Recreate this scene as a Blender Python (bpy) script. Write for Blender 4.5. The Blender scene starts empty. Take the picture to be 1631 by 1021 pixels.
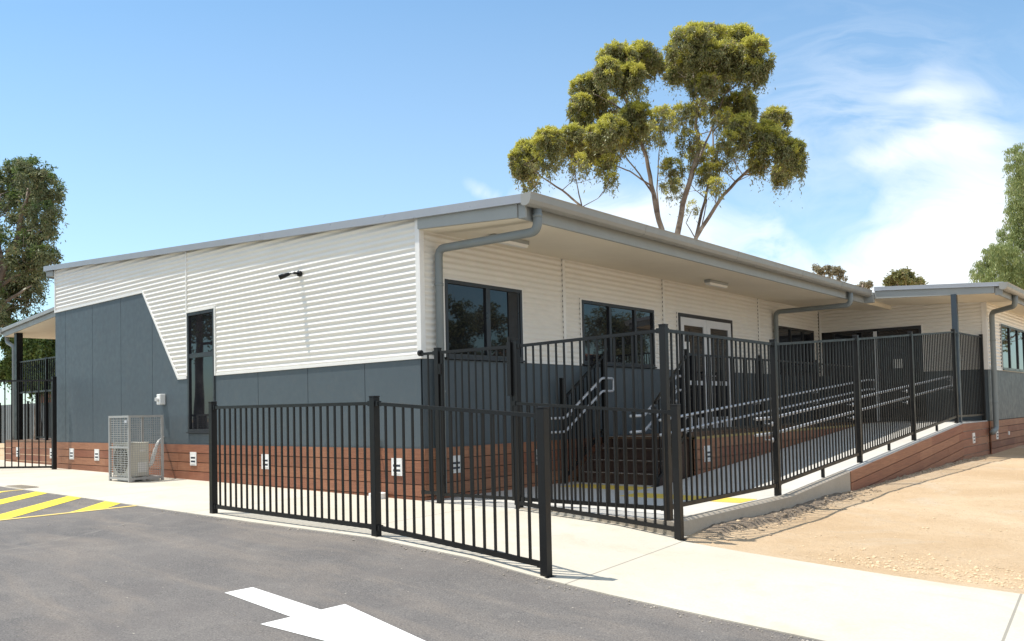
import bpy, math, random
import numpy as np
from mathutils import Vector, Matrix
random.seed(7); rng = np.random.default_rng(11)
R = math.radians
C = bpy.context.scene.collection
SC = bpy.context.scene

# ------------------------------------------------------------------ camera
CAM = np.array([7.38626, -6.93727, 1.05724]); YAW, PIT, ROL, FPX, PY0 = -0.709905, 0.0331090, -0.0218844, 1337.137, 610.139
fw = np.array([math.sin(YAW)*math.cos(PIT), math.cos(YAW)*math.cos(PIT), math.sin(PIT)])
r0 = np.cross(fw, [0, 0, 1.]); r0 /= np.linalg.norm(r0); u0 = np.cross(r0, fw)
rt = r0*math.cos(ROL)+u0*math.sin(ROL); up = -r0*math.sin(ROL)+u0*math.cos(ROL)
cd = bpy.data.cameras.new('camera'); co = bpy.data.objects.new('camera', cd); C.objects.link(co)
co.matrix_world = Matrix(((rt[0], up[0], -fw[0], CAM[0]), (rt[1], up[1], -fw[1], CAM[1]), (rt[2], up[2], -fw[2], CAM[2]), (0, 0, 0, 1)))
cd.sensor_width = 36; cd.lens = FPX/1631*36; cd.shift_y = (PY0-510.5)/1631; cd.clip_end = 3000; cd.clip_start = .05
SC.camera = co

# ------------------------------------------------------------------ light
SUNV = Vector((-.37, -.28, 1.24)).normalized()
EL = math.asin(SUNV.z); AZ = math.atan2(SUNV.x, SUNV.y)
sl = bpy.data.lights.new('sun', 'SUN'); sl.energy = 3.9; sl.angle = R(.53); sl.color = (1, .94, .855)
so = bpy.data.objects.new('sun', sl); C.objects.link(so); so.rotation_euler = SUNV.to_track_quat('Z', 'Y').to_euler()
SC.view_settings.view_transform = 'Standard'; SC.view_settings.look = 'None'; SC.view_settings.gamma = 1
SC.view_settings.exposure = .6
SC.cycles.max_bounces = 8; SC.cycles.diffuse_bounces = 4

W = bpy.data.worlds.new("World"); SC.world = W; W.use_nodes = True
nt = W.node_tree; nt.nodes.clear()
class NG:
    def __init__(s, nt): s.nt = nt
    def n(s, t, **k):
        x = s.nt.nodes.new(t)
        for a, b in k.items(): setattr(x, a, b)
        return x
    def set(s, sock, v):
        if hasattr(v, 'links') or isinstance(v, bpy.types.NodeSocket): s.nt.links.new(v, sock)
        else: sock.default_value = v
    def m(s, op, a, b=None, c=None, clamp=False):
        x = s.n('ShaderNodeMath', operation=op, use_clamp=clamp)
        for i, v in enumerate((a, b, c)):
            if v is not None: s.set(x.inputs[i], v)
        return x.outputs[0]
    def vm(s, op, a, b=None):
        x = s.n('ShaderNodeVectorMath', operation=op); s.set(x.inputs[0], a)
        if b is not None: s.set(x.inputs[1], b)
        return x.outputs['Value'] if op in ('DOT_PRODUCT', 'LENGTH') else x.outputs[0]
    def noise(s, vec, scale, detail=4, rough=.55, dist=0.0):
        x = s.n('ShaderNodeTexNoise'); s.set(x.inputs['Vector'], vec); x.inputs['Scale'].default_value = scale
        x.inputs['Detail'].default_value = detail; x.inputs['Roughness'].default_value = rough; x.inputs['Distortion'].default_value = dist
        return x.outputs['Fac']
    def ramp(s, fac, stops):
        x = s.n('ShaderNodeValToRGB'); s.set(x.inputs[0], fac); e = x.color_ramp.elements
        while len(e) < len(stops): e.new(.5)
        for i, (p, c) in enumerate(stops): e[i].position = p; e[i].color = tuple(c)+(1,) if len(c) == 3 else c
        return x.outputs[0]
    def mix(s, f, a, b, bt='MIX'):
        x = s.n('ShaderNodeMix', data_type='RGBA', blend_type=bt); s.set(x.inputs[0], f)
        s.set(x.inputs[6], tuple(a)+(1,) if isinstance(a, tuple) and len(a) == 3 else a)
        s.set(x.inputs[7], tuple(b)+(1,) if isinstance(b, tuple) and len(b) == 3 else b)
        return x.outputs[2]
    def mr(s, v, a, b, c=0., d=1.):
        x = s.n('ShaderNodeMapRange'); s.set(x.inputs[0], v)
        for i, q in enumerate((a, b, c, d)): x.inputs[i+1].default_value = q
        return x.outputs[0]
g = NG(nt)
sky = g.n('ShaderNodeTexSky', sky_type='NISHITA', sun_disc=False, sun_elevation=EL, sun_rotation=AZ, air_density=1.0, dust_density=.6, ozone_density=2.2)
gen = g.n('ShaderNodeTexCoord').outputs['Generated']
dF = g.m('MAXIMUM', g.vm('DOT_PRODUCT', gen, (math.sin(YAW), math.cos(YAW), 0)), .12)
U = g.m('DIVIDE', g.vm('DOT_PRODUCT', gen, (math.cos(YAW), -math.sin(YAW), 0)), dF)
V = g.m('DIVIDE', g.vm('DOT_PRODUCT', gen, (0, 0, 1)), dF)
uv = g.n('ShaderNodeCombineXYZ'); g.set(uv.inputs[0], U); g.set(uv.inputs[1], V); uv = uv.outputs[0]
# cirrus: soft banks placed by compass direction, torn by warped noise
wv = g.n('ShaderNodeTexNoise'); wv.inputs['Scale'].default_value = 3.2; wv.inputs['Detail'].default_value = 4; g.set(wv.inputs['Vector'], uv)
warp = g.vm('MULTIPLY', g.vm('SUBTRACT', wv.outputs['Color'], (.5, .5, .5)), (.16, .12, 0))
uvw = g.vm('ADD', uv, warp)
tot = None
for (px, py, rx, ry, ang, st) in ((1480, 445, 380, 95, 0, 1.3), (1580, 335, 170, 95, .5, 1.0), (1545, 190, 60, 95, .35, .62), (1440, 245, 130, 24, .28, .7), (1490, 150, 75, 14, .1, .35),
                                 (1258, 350, 36, 110, -.1, .4), (1010, 350, 190, 60, -.1, .85), (775, 297, 45, 12, -.3, .4), (1215, 140, 40, 18, .2, .25),
                                 (1325, 335, 48, 75, .1, -.9), (1340, 130, 60, 60, 0, .12), (640, 400, 300, 40, 0, .12)):
    cu, cv = (px-815.5)/1337, (654-py-.022*(px-815))/1337
    sp = g.n('ShaderNodeMapping', vector_type='TEXTURE')
    g.set(sp.inputs['Vector'], uvw); sp.inputs['Location'].default_value = (cu, cv, 0); sp.inputs['Rotation'].default_value = (0, 0, ang)
    sp.inputs['Scale'].default_value = (rx/1337, ry/1337, 1)
    q = g.vm('DOT_PRODUCT', sp.outputs[0], sp.outputs[0])
    e = g.m('MULTIPLY', g.m('EXPONENT', g.m('MULTIPLY', q, -1.0)), st)
    tot = e if tot is None else g.m('ADD', tot, e)
mp = g.n('ShaderNodeMapping'); g.set(mp.inputs['Vector'], uvw); mp.inputs['Rotation'].default_value = (0, 0, -.75); mp.inputs['Scale'].default_value = (1, 2.6, 1)
n1 = g.noise(mp.outputs[0], 4.5, 8, .58, .9)
n2 = g.noise(uvw, 2.2, 4, .5, .3)
tex = g.m('ADD', g.mr(n1, .34, .68, .18, 1.25), g.mr(n2, .3, .7, -.12, .25))
cl = g.m('MULTIPLY', tot, tex); cl = g.m('SUBTRACT', 1.0, g.m('EXPONENT', g.m('MULTIPLY', g.m('MAXIMUM', cl, 0.0), -1.5)))
hz = g.mr(V, 0., .5, .30, .06)
cl = g.m('MAXIMUM', cl, hz)
# thin torn streaks
ms = g.n('ShaderNodeMapping'); g.set(ms.inputs['Vector'], uvw); ms.inputs['Rotation'].default_value = (0, 0, -.9); ms.inputs['Scale'].default_value = (1.2, 4.2, 1)
rg = g.m('SUBTRACT', 1.0, g.m('ABSOLUTE', g.m('MULTIPLY', g.m('SUBTRACT', g.noise(ms.outputs[0], 3.1, 7, .6, .8), .5), 7.0)), clamp=True)
sp = g.n('ShaderNodeMapping', vector_type='TEXTURE'); g.set(sp.inputs['Vector'], uvw); sp.inputs['Location'].default_value = (.46, .33, 0); sp.inputs['Scale'].default_value = (.17, .12, 1)
ar = g.m('EXPONENT', g.m('MULTIPLY', g.vm('DOT_PRODUCT', sp.outputs[0], sp.outputs[0]), -1.0))
cl = g.m('MAXIMUM', cl, g.m('ADD', g.m('MULTIPLY', cl, .85), g.m('MULTIPLY', g.m('MULTIPLY', rg, ar), .26)))
cl = g.m('MINIMUM', cl, 1.0)
# unseen broken cloud added behind the camera to brighten and whiten the fill
bk = g.mr(g.vm('DOT_PRODUCT', gen, (-math.sin(YAW), -math.cos(YAW), 0)), -.25, .35)
cl = g.m('MAXIMUM', cl, g.m('MULTIPLY', bk, g.mr(g.noise(gen, 2.6, 6, .55, .6), .36, .62, .15, .95)))
skc = g.mix(1.0, sky.outputs[0], (.82, 1.13, 1.17), 'MULTIPLY')
cloudcol = (7.2, 7.35, 7.5)
col = g.mix(cl, skc, cloudcol)
bg = g.n('ShaderNodeBackground'); g.set(bg.inputs[0], col); bg.inputs[1].default_value = .115
out = g.n('ShaderNodeOutputWorld'); nt.links.new(bg.outputs[0], out.inputs[0])

# ------------------------------------------------------------------ materials
MATS = {}
def mat(name, fn):
    m = bpy.data.materials.new(name); m.use_nodes = True; m.node_tree.nodes.clear()
    q = NG(m.node_tree); p = q.n('ShaderNodeBsdfPrincipled'); o = q.n('ShaderNodeOutputMaterial')
    m.node_tree.links.new(p.outputs[0], o.inputs[0]); q.p = p; q.o = o
    q.pos = q.n('ShaderNodeNewGeometry').outputs['Position']
    fn(q); MATS[name] = m; return m
def bump(q, h, dist, st=1.0):
    b = q.n('ShaderNodeBump'); b.inputs['Strength'].default_value = st; b.inputs['Distance'].default_value = dist
    q.set(b.inputs['Height'], h); q.nt.links.new(b.outputs[0], q.p.inputs['Normal'])
def paint(name, colr, rough=.5, metal=0., var=.08, scale=3., spec=.5, dirt=.0):
    def f(q):
        n = q.noise(q.pos, scale, 6, .6)
        c = q.mix(q.mr(n, .3, .7), tuple(max(0, x*(1-var)) for x in colr), tuple(x*(1+var) for x in colr))
        if dirt:
            d = q.noise(q.pos, scale*4, 5, .7)
            c = q.mix(q.mr(d, .52, .75, 0, dirt), c, (.28, .2, .13))
        q.set(q.p.inputs['Base Color'], c); q.p.inputs['Metallic'].default_value = metal
        q.set(q.p.inputs['Roughness'], q.mr(q.noise(q.pos, 9, 3), .3, .7, max(.02, rough-.08), rough+.08)); q.p.inputs['Specular IOR Level'].default_value = spec
    return mat(name, f)
M_WHITE = paint('corrugated_cream', (.735, .715, .665), .42, .0, .03, 1.2)
M_TRIM = paint('white_trim', (.74, .73, .70), .4, 0, .03)
M_GREY = paint('blue_grey_panel', (.062, .082, .096), .5, 0, .04, .9, .5, .06)
M_SOFF = paint('cream_soffit', (.76, .70, .58), .7, 0, .04, 1.5)
M_FASC = paint('grey_fascia', (.30, .315, .305), .5, .0, .04, 3, .3)
M_GUT = paint('grey_gutter', (.27, .27, .25), .4, .0, .05)
M_PIPE = paint('grey_downpipe', (.20, .225, .228), .45, 0, .06, 3, .3)
M_ROOF = paint('roof_flashing', (.30, .315, .34), .35, .1, .04)
M_BLK = paint('black_powdercoat', (.009, .009, .009), .4, 0, .15, 3, .3)
M_FRAME = paint('dark_window_frame', (.018, .02, .024), .35)
M_GALV = paint('galvanised_steel', (.48, .50, .53), .42, .25, .08, 8)
M_MESHW = paint('galvanised_mesh', (.36, .36, .35), .5, .2, .08, 8)
M_DOORW = paint('white_door_frame', (.60, .62, .64), .4, 0, .03)
M_ACU = paint('beige_metal', (.58, .56, .48), .45, 0, .04)
M_PLAS = paint('white_plastic', (.72, .72, .70), .4, 0, .03)
M_DARK = paint('dark_void', (.012, .013, .015), .6)
M_POSTG = paint('dark_steel_post', (.03, .045, .06), .4)
M_BRASS = paint('brass', (.45, .30, .08), .35, .8)
M_STAIR = paint('shade_dark_timber', (.045, .024, .016), .6, 0, .3, 8)  # deep shade on the stairs is put into this timber colour
M_GOLD = paint('yellow_nosing', (.34, .25, .09), .6, 0, .15, 12)
M_NOSE = paint('tread_nosing', (.42, .40, .36), .5, .2, .1, 12)
M_VSLOT = paint('vent_slot', (.03, .04, .06), .6)
M_BRICK = paint('rust_shed', (.30, .12, .06), .8, 0, .2)
M_PALE = paint('pale_sheet', (.16, .185, .20), .6)
def _glass(q):
    q.set(q.p.inputs['Base Color'], q.mix(q.mr(q.noise(q.pos, .9, 2), .35, .7), (.006, .007, .010), (.022, .022, .026)))
    q.p.inputs['Roughness'].default_value = .015; q.p.inputs['IOR'].default_value = 1.5
    bump(q, q.noise(q.pos, 1.3, 1), .004, .25)
M_GLASS = mat('window_glass', _glass)
def _timber(q):
    geo = q.n('ShaderNodeNewGeometry'); rnd = geo.outputs['Random Per Island']
    st = q.n('ShaderNodeMapping'); q.set(st.inputs['Vector'], q.pos); st.inputs['Scale'].default_value = (1.2, 1.2, 22)
    gr = q.noise(st.outputs[0], 3.2, 6, .6, .4)
    pat = q.noise(q.pos, 1.3, 4, .6)
    c = q.ramp(rnd, [(0, (.19, .068, .032)), (.35, (.31, .13, .065)), (.7, (.38, .18, .095)), (1, (.24, .082, .042))])
    c = q.mix(q.mr(gr, .3, .7, 0, .55), c, (.10, .033, .018))
    c = q.mix(q.mr(pat, .5, .75, 0, .45), c, (.40, .20, .11))
    q.set(q.p.inputs['Base Color'], c); q.p.inputs['Roughness'].default_value = .62; bump(q, gr, .004, .4)
M_TIMB = mat('oiled_hardwood', _timber)
def _deck(q):
    st = q.n('ShaderNodeMapping'); q.set(st.inputs['Vector'], q.pos); st.inputs['Scale'].default_value = (1, 9, 1)
    q.set(q.p.inputs['Base Color'], q.mix(q.noise(st.outputs[0], 6, 5), (.12, .07, .04), (.2, .12, .07))); q.p.inputs['Roughness'].default_value = .7
M_DECK = mat('deck_boards', _deck)
def _conc(q, a, b, joint):
    n = q.noise(q.pos, 1.1, 7, .62, .3); f = q.noise(q.pos, 55, 4, .6); s = q.noise(q.pos, .35, 3, .5)
    c = q.mix(q.mr(n, .3, .7), a, b); c = q.mix(q.mr(s, .45, .75, 0, .35), c, tuple(x*y for x, y in zip(a, (.9, .84, .74))))
    c = q.mix(q.mr(f, .35, .7, 0, .35), c, tuple(x*.70 for x in a))
    sp = q.noise(q.pos, 7, 5, .7); c = q.mix(q.mr(sp, .60, .78, 0, .45), c, tuple(x*.6 for x in a)); c = q.mix(q.mr(q.noise(q.pos, .9, 5, .65, 1.2), .55, .72, 0, .35), c, tuple(x*y for x, y in zip(a, (.82, .74, .6))))
    if joint:
        x = q.n('ShaderNodeSeparateXYZ'); q.set(x.inputs[0], q.pos)
        t = q.m('ADD', x.outputs[0], q.m('MULTIPLY', x.outputs[1], .10)); t = q.m('FRACT', q.m('MULTIPLY', q.m('ADD', t, 41.9), 1/2.6))
        j = q.m('LESS_THAN', q.m('ABSOLUTE', q.m('SUBTRACT', t, .5)), .003)
        c = q.mix(q.m('MULTIPLY', j, .75), c, tuple(x*.4 for x in a))
    q.set(q.p.inputs['Base Color'], c); q.p.inputs['Roughness'].default_value = .88; bump(q, f, .003, .35)
M_PATH = mat('pale_concrete', lambda q: _conc(q, (.49, .455, .375), (.57, .53, .45), True))
M_SLAB = mat('ramp_concrete', lambda q: _conc(q, (.50, .49, .455), (.57, .56, .52), False))
M_KERB = mat('kerb_concrete', lambda q: _conc(q, (.36, .315, .25), (.46, .41, .34), False))
def _asph(q):
    big = q.noise(q.pos, .55, 5, .6, .5); mid = q.noise(q.pos, 3.5, 6, .65, .4); f = q.noise(q.pos, 95, 5, .75); ff = f
    st = q.n('ShaderNodeMapping'); q.set(st.inputs['Vector'], q.pos); st.inputs['Rotation'].default_value = (0, 0, .4); st.inputs['Scale'].default_value = (.5, 2.4, 1)
    stn = q.noise(st.outputs[0], 1.2, 6, .62, .6)
    c = q.mix(q.mr(big, .35, .68), (.108, .101, .096), (.172, .156, .141))
    c = q.mix(q.mr(stn, .48, .72, 0, .55), c, (.26, .215, .17))
    c = q.mix(q.mr(mid, .5, .78, 0, .4), c, (.25, .228, .20))
    c = q.mix(q.mr(f, .32, .50, .8, 0), c, (.040, .038, .038))
    c = q.mix(q.mr(f, .54, .68, 0, .75), c, (.31, .28, .25))
    v = q.n('ShaderNodeTexVoronoi'); v.inputs['Scale'].default_value = 5.5; q.set(v.inputs['Vector'], q.pos)
    c = q.mix(q.m('MULTIPLY', q.m('LESS_THAN', v.outputs['Distance'], .035), .8), c, (.5, .45, .38))
    # one faint wandering tyre scrape
    x = q.n('ShaderNodeSeparateXYZ'); q.set(x.inputs[0], q.pos)
    w = q.m('ADD', x.outputs[0], q.m('MULTIPLY', q.m('SINE', q.m('MULTIPLY', x.outputs[1], 2.2)), .09)); w = q.m('ADD', w, q.m('MULTIPLY', x.outputs[1], .62))
    c = q.mix(q.mr(q.noise(q.pos, 1.4, 6, .7, .8), .55, .66, 0, .45), c, (.125, .112, .104)); ln = q.mr(q.m('ABSOLUTE', q.m('ADD', w, 3.05)), .012, .035, .35, 0)
    c = q.mix(q.m('MULTIPLY', ln, q.mr(mid, .4, .6)), c, (.27, .25, .22))
    q.set(q.p.inputs['Base Color'], c); q.p.inputs['Roughness'].default_value = .85; bump(q, q.m('ADD', f, q.m('MULTIPLY', mid, .5)), .010, .8)
M_ASPH = mat('asphalt', _asph)
def _dirt(q):
    big = q.noise(q.pos, .45, 5, .6, .4); mid = q.noise(q.pos, 3.2, 7, .68, .3); f = q.noise(q.pos, 45, 5, .7); ff = q.noise(q.pos, 16, 6, .75)
    c = q.mix(q.mr(big, .35, .65), (.49, .345, .20), (.60, .455, .295))
    c = q.mix(q.mr(mid, .46, .7, 0, .5), c, (.46, .325, .19))
    c = q.mix(q.mr(ff, .54, .72, 0, .65), c, (.36, .245, .14))
    c = q.mix(q.mr(f, .58, .75, 0, .7), c, (.66, .54, .38)); c = q.mix(q.mr(f, .26, .42, .55, 0), c, (.33, .20, .105))
    gv = q.mr(q.noise(q.pos, .8, 4, .6, .6), .56, .68); vv = q.n('ShaderNodeTexVoronoi'); vv.inputs['Scale'].default_value = 38; q.set(vv.inputs['Vector'], q.pos)
    c = q.mix(q.m('MULTIPLY', gv, .5), c, q.mix(vv.outputs['Color'], (.45, .36, .25), (.62, .54, .42)))
    dm = q.n('ShaderNodeAttribute', attribute_name='dark_band'); c = q.mix(q.m('MULTIPLY', dm.outputs['Fac'], .9), c, q.mix(q.mr(ff, .4, .7), (.12, .095, .075), (.22, .18, .135)))
    q.set(q.p.inputs['Base Color'], c); q.p.inputs['Roughness'].default_value = .95
    bump(q, q.m('ADD', q.m('ADD', f, ff), q.m('MULTIPLY', mid, 1.5)), .022, .9)
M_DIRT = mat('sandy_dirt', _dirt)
M_CLOD = paint('dry_clod', (.55, .42, .27), .95, 0, .25, 14)
def _roadpaint(c0, wear):
    def f(q):
        n = q.noise(q.pos, 6, 7, .7); h = q.noise(q.pos, 130, 3, .7)
        c = q.mix(q.mr(n, .3, .7), tuple(x*.92 for x in c0), c0); c = q.mix(q.mr(n, .56, .78, 0, wear*1.3), c, (.3, .26, .2)); c = q.mix(q.mr(h, .33, .42, min(1, wear*2), 0), c, (.15, .13, .11))
        q.set(q.p.inputs['Base Color'], c); q.p.inputs['Roughness'].default_value = .7; bump(q, h, .002, .4)
    return f
M_WPAINT = mat('white_road_paint', _roadpaint((.80, .80, .77), .25))
M_YPAINT = mat('yellow_road_paint', _roadpaint((.80, .63, .035), .3))
M_CPAINT = mat('pale_yellow_line', _roadpaint((.74, .55, .16), .3))
M_YSLAB = mat('yellow_tactile_paint', _roadpaint((.72, .52, .08), .4))
def leafmat(name, stops, trans=.3):
    m = bpy.data.materials.new(name); m.use_nodes = True; m.node_tree.nodes.clear(); q = NG(m.node_tree)
    geo = q.n('ShaderNodeNewGeometry'); c = q.ramp(geo.outputs['Random Per Island'], stops)
    c = q.mix(q.mr(q.noise(geo.outputs['Position'], .9, 3), .4, .65, 0, .35), c, stops[0][1])
    d = q.n('ShaderNodeBsdfDiffuse'); t = q.n('ShaderNodeBsdfTranslucent'); gl = q.n('ShaderNodeBsdfGlossy'); gl.inputs['Roughness'].default_value = .45
    q.set(d.inputs[0], c); q.set(t.inputs[0], c); gl.inputs[0].default_value = (.9, .95, .9, 1)
    a = q.n('ShaderNodeMixShader'); a.inputs[0].default_value = trans; m.node_tree.links.new(d.outputs[0], a.inputs[1]); m.node_tree.links.new(t.outputs[0], a.inputs[2])
    b = q.n('ShaderNodeMixShader'); b.inputs[0].default_value = .035; m.node_tree.links.new(a.outputs[0], b.inputs[1]); m.node_tree.links.new(gl.outputs[0], b.inputs[2])
    o = q.n('ShaderNodeOutputMaterial'); m.node_tree.links.new(b.outputs[0], o.inputs[0]); return m
L_GUM = leafmat('gum_leaves', [(0, (.16, .17, .07)), (.35, (.24, .25, .09)), (.7, (.32, .32, .115)), (1, (.36, .26, .15))], .5)
L_TIP = leafmat('gum_lit_new_growth', [(0, (.40, .41, .07)), (.5, (.58, .55, .10)), (1, (.70, .63, .15))], .5)  # new growth, with the sunlit tops of the clumps put into the yellow
L_DRK = leafmat('dark_gum_leaves', [(0, (.13, .15, .08)), (.4, (.21, .24, .115)), (.8, (.24, .27, .12)), (1, (.28, .22, .12))], .4)
L_PEP = leafmat('pepper_leaves', [(0, (.19, .25, .09)), (.5, (.32, .38, .14)), (1, (.46, .50, .22))], .5)
L_BSH = leafmat('bush_leaves', [(0, (.06, .10, .03)), (.5, (.12, .18, .045)), (1, (.22, .28, .07))], .35)
L_PAL = leafmat('dry_gum_leaves', [(0, (.16, .14, .08)), (.5, (.34, .30, .2)), (1, (.46, .40, .28))], .45)
M_BARK = mat('gum_bark', lambda q: (q.set(q.p.inputs['Base Color'], q.ramp(q.noise(q.pos, 1.6, 5, .6, .6), [(.3, (.09, .062, .048)), (.5, (.23, .175, .135)), (.7, (.42, .36, .30))])), q.p.inputs['Roughness'].__setattr__('default_value', .8)))

# ------------------------------------------------------------------ mesh helpers
class MB:
    def __init__(s): s.v = []; s.f = []
    def add(s, vs, fs):
        b = len(s.v); s.v.extend([tuple(map(float, p)) for p in vs]); s.f.extend([tuple(i+b for i in q) for q in fs]); return s
    def box(s, x0, x1, y0, y1, z0, z1):
        return s.add([(x0, y0, z0), (x1, y0, z0), (x1, y1, z0), (x0, y1, z0), (x0, y0, z1), (x1, y0, z1), (x1, y1, z1), (x0, y1, z1)],
                     [(3, 2, 1, 0), (4, 5, 6, 7), (0, 1, 5, 4), (1, 2, 6, 5), (2, 3, 7, 6), (3, 0, 4, 7)])
    def beam(s, a, b, w, h, upv=(0, 0, 1)):
        a = Vector(a); b = Vector(b); d = (b-a).normalized(); sd = d.cross(Vector(upv))
        if sd.length < 1e-4: sd = d.cross(Vector((0, 1, 0)))
        sd.normalize(); u = sd.cross(d)
        vs = [p+sd*(i*w/2)+u*(j*h/2) for p in (a, b) for i, j in ((-1, -1), (1, -1), (1, 1), (-1, 1))]
        return s.add(vs, [(0, 1, 2, 3), (7, 6, 5, 4), (0, 4, 5, 1), (1, 5, 6, 2), (2, 6, 7, 3), (3, 7, 4, 0)])
    def prism(s, poly, fn, t0, t1):
        n = len(poly); vs = [fn(p, t0) for p in poly]+[fn(p, t1) for p in poly]
        return s.add(vs, [tuple(range(n-1, -1, -1)), tuple(range(n, 2*n))]+[(i, (i+1) % n, n+(i+1) % n, n+i) for i in range(n)])
    def tube(s, pts, r, seg=8, caps=True):
        pts = [Vector(p) for p in pts]; rr = r if isinstance(r, (list, tuple)) else [r]*len(pts); b = len(s.v); pu = None
        for i, p in enumerate(pts):
            d = ((pts[i+1] if i+1 < len(pts) else p)-(pts[i-1] if i else p)).normalized()
            if pu is None: pu = d.orthogonal().normalized()
            u = (pu-d*pu.dot(d)).normalized(); w = d.cross(u); pu = u
            for k in range(seg):
                a = 2*math.pi*k/seg; s.v.append(tuple(p+(u*math.cos(a)+w*math.sin(a))*rr[i]))
        for i in range(len(pts)-1):
            for k in range(seg):
                s.f.append((b+i*seg+k, b+i*seg+(k+1) % seg, b+(i+1)*seg+(k+1) % seg, b+(i+1)*seg+k))
        if caps: s.f.append(tuple(b+k for k in range(seg-1, -1, -1))); s.f.append(tuple(b+(len(pts)-1)*seg+k for k in range(seg)))
        return s
    def build(s, name, m, parent=None, smooth=False, bevel=0.0, loc=None):
        me = bpy.data.meshes.new(name)
        off = Vector(loc) if loc is not None else Vector((0, 0, 0))
        if parent is not None: off = Vector(parent['_w'])
        me.from_pydata([tuple(Vector(p)-off) for p in s.v], [], s.f); me.materials.append(m)
        if smooth: me.shade_smooth()
        o = bpy.data.objects.new(name, me); C.objects.link(o)
        if parent is not None: o.parent = parent; o['_w'] = tuple(off)
        else: o.location = off; o['_w'] = tuple(off)
        if bevel:
            bv = o.modifiers.new('bevel', 'BEVEL'); bv.width = bevel; bv.segments = 2; bv.limit_method = 'ANGLE'
        return o
def thing(name, label, cat, loc, group=None):
    o = bpy.data.objects.new(name, None); C.objects.link(o); o.location = loc; o['_w'] = tuple(map(float, loc)); o.empty_display_size = .2
    o['label'] = label; o['category'] = cat
    if group: o['group'] = group
    return o
def tag(o, label, cat, group=None):
    o['label'] = label; o['category'] = cat
    if group: o['group'] = group
    return o
def struct(o): o['kind'] = 'structure'; return o
def bend(pts, r=.08, n=5):
    P = [Vector(p) for p in pts]; out = [P[0]]
    for i in range(1, len(P)-1):
        a = (P[i-1]-P[i]); b = (P[i+1]-P[i]); rr = min(r, a.length*.45, b.length*.45); a.normalize(); b.normalize()
        p0 = P[i]+a*rr; p1 = P[i]+b*rr
        for k in range(n+1):
            t = k/n; out.append(p0*(1-t)**2+P[i]*2*t*(1-t)+p1*t*t)
    return out+[P[-1]]

# ------------------------------------------------------------------ ground
GX = [-400, -60, -30, -10.8, -4, 0, 1.7, 2.9, 3.66, 4.2, 5, 5.8, 7, 12, 40, 400]; GZ = [.3, .3, .26, .095, .045, .004, 0, -.06, -.14, -.18, -.225, -.265, -.30, -.36, -.45, -.45]
def gz(x): return float(np.interp(x, GX, GZ))
def ga(x, y):   # the asphalt: follows the path edge, evens out into one plane further from it
    t = np.clip((-2.4-y)/1.1, 0, 1); return np.interp(x, GX, GZ)*(1-t)+np.interp(x, [-400, -60, -30, -10.8, -4, 0, 7, 12, 40, 400], [.3, .3, .26, .095, .045, 0, -.30, -.36, -.45, -.45])*t
def vnoise(x, y, s):   # cheap value noise
    xi, yi = np.floor(x*s), np.floor(y*s); fx, fy = x*s-xi, y*s-yi; fx = fx*fx*(3-2*fx); fy = fy*fy*(3-2*fy)
    h = lambda a, b: (np.sin(a*127.1+b*311.7)*43758.5453) % 1
    return (h(xi, yi)*(1-fx)+h(xi+1, yi)*fx)*(1-fy)+(h(xi, yi+1)*(1-fx)+h(xi+1, yi+1)*fx)*fy
def dirtz(x, y):
    base = np.interp(x, GX, GZ); along = np.interp(y, [-1, 0, 1.5, 4.5, 7.2, 10.5, 12.8, 16, 40], [-.17, -.17, -.19, -.11, -.07, -.05, -.06, -.02, .05])
    t = np.clip((y+.27)/3.0, 0, 1); t = t*t*(3-2*t)
    z = (base-.012)*(1-t)+(along-.02*np.clip(x-3.5, 0, 8))*t
    far = np.clip((np.abs(x)-14)/20, 0, 1); z = z*(1-far)+base*far
    m = np.clip((x-3.45)/.2, 0, 1)*np.clip((12-x)/2, 0, 1)*np.clip((y+.3)/.25, 0, 1)
    z = z+m*(.022*(vnoise(x, y, 1.3)-.5)+.008*(vnoise(x, y, 5.3)-.5)+.005*(vnoise(x, y, 15.7)-.5))
    edge = 3.60+.09*vnoise(y+0*x, y*0+3, 1.7)+.05*vnoise(y+0*x, y*0+7, 7.)
    env = np.clip((y-.15)/.5, 0, 1)*np.clip((4.6-y)/.8, 0, 1)
    tr = np.clip((edge+.03-x)/.035, 0, 1); z = z+env*tr*(.03+.03*vnoise(x, y, 9.)+.012*vnoise(x, y, 21.))
    z = z+env*np.exp(-((x-edge-.05)/.05)**2)*.012*(vnoise(x, y, 17.)+.3)
    z = np.where((y < -.27) & (x > 3.0), base-.06, z); z = np.where((y <= -.2) & (x <= 3.5), base-.06, z); z = np.where(x < 3.42, np.minimum(z, base-.06), z); z = np.where(y < -1.9, base-.35, z)
    return z
xs = np.unique(np.concatenate([[-400, -200, -100, -60, -40, -30, -20, -15, -12, -9, -6, -3, 0, 2, 3], np.arange(3.40, 4.6, .025), np.arange(4.6, 8, .08), [8.5, 9, 10, 12, 15, 20, 30, 50, 100, 200, 400]]))
ys = np.unique(np.concatenate([[-400, -200, -100, -50, -20, -8, -4, -2, -1, -.5], np.arange(-.271, 6, .03), np.arange(6, 16, .08), [17, 19, 22, 26, 30, 40, 60, 100, 200, 400]]))
XX, YY = np.meshgrid(xs, ys); ZZ = dirtz(XX, YY)
def gridmesh(name, XX, YY, ZZ, m):
    h, w = XX.shape; idx = np.arange(h*w).reshape(h, w)
    F = np.stack([idx[:-1, :-1], idx[:-1, 1:], idx[1:, 1:], idx[1:, :-1]], -1).reshape(-1, 4)
    me = bpy.data.meshes.new(name); me.from_pydata(np.stack([XX, YY, ZZ], -1).reshape(-1, 3).tolist(), [], F.tolist()); me.materials.append(m); me.shade_smooth()
    o = bpy.data.objects.new(name, me); C.objects.link(o); return o
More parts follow.
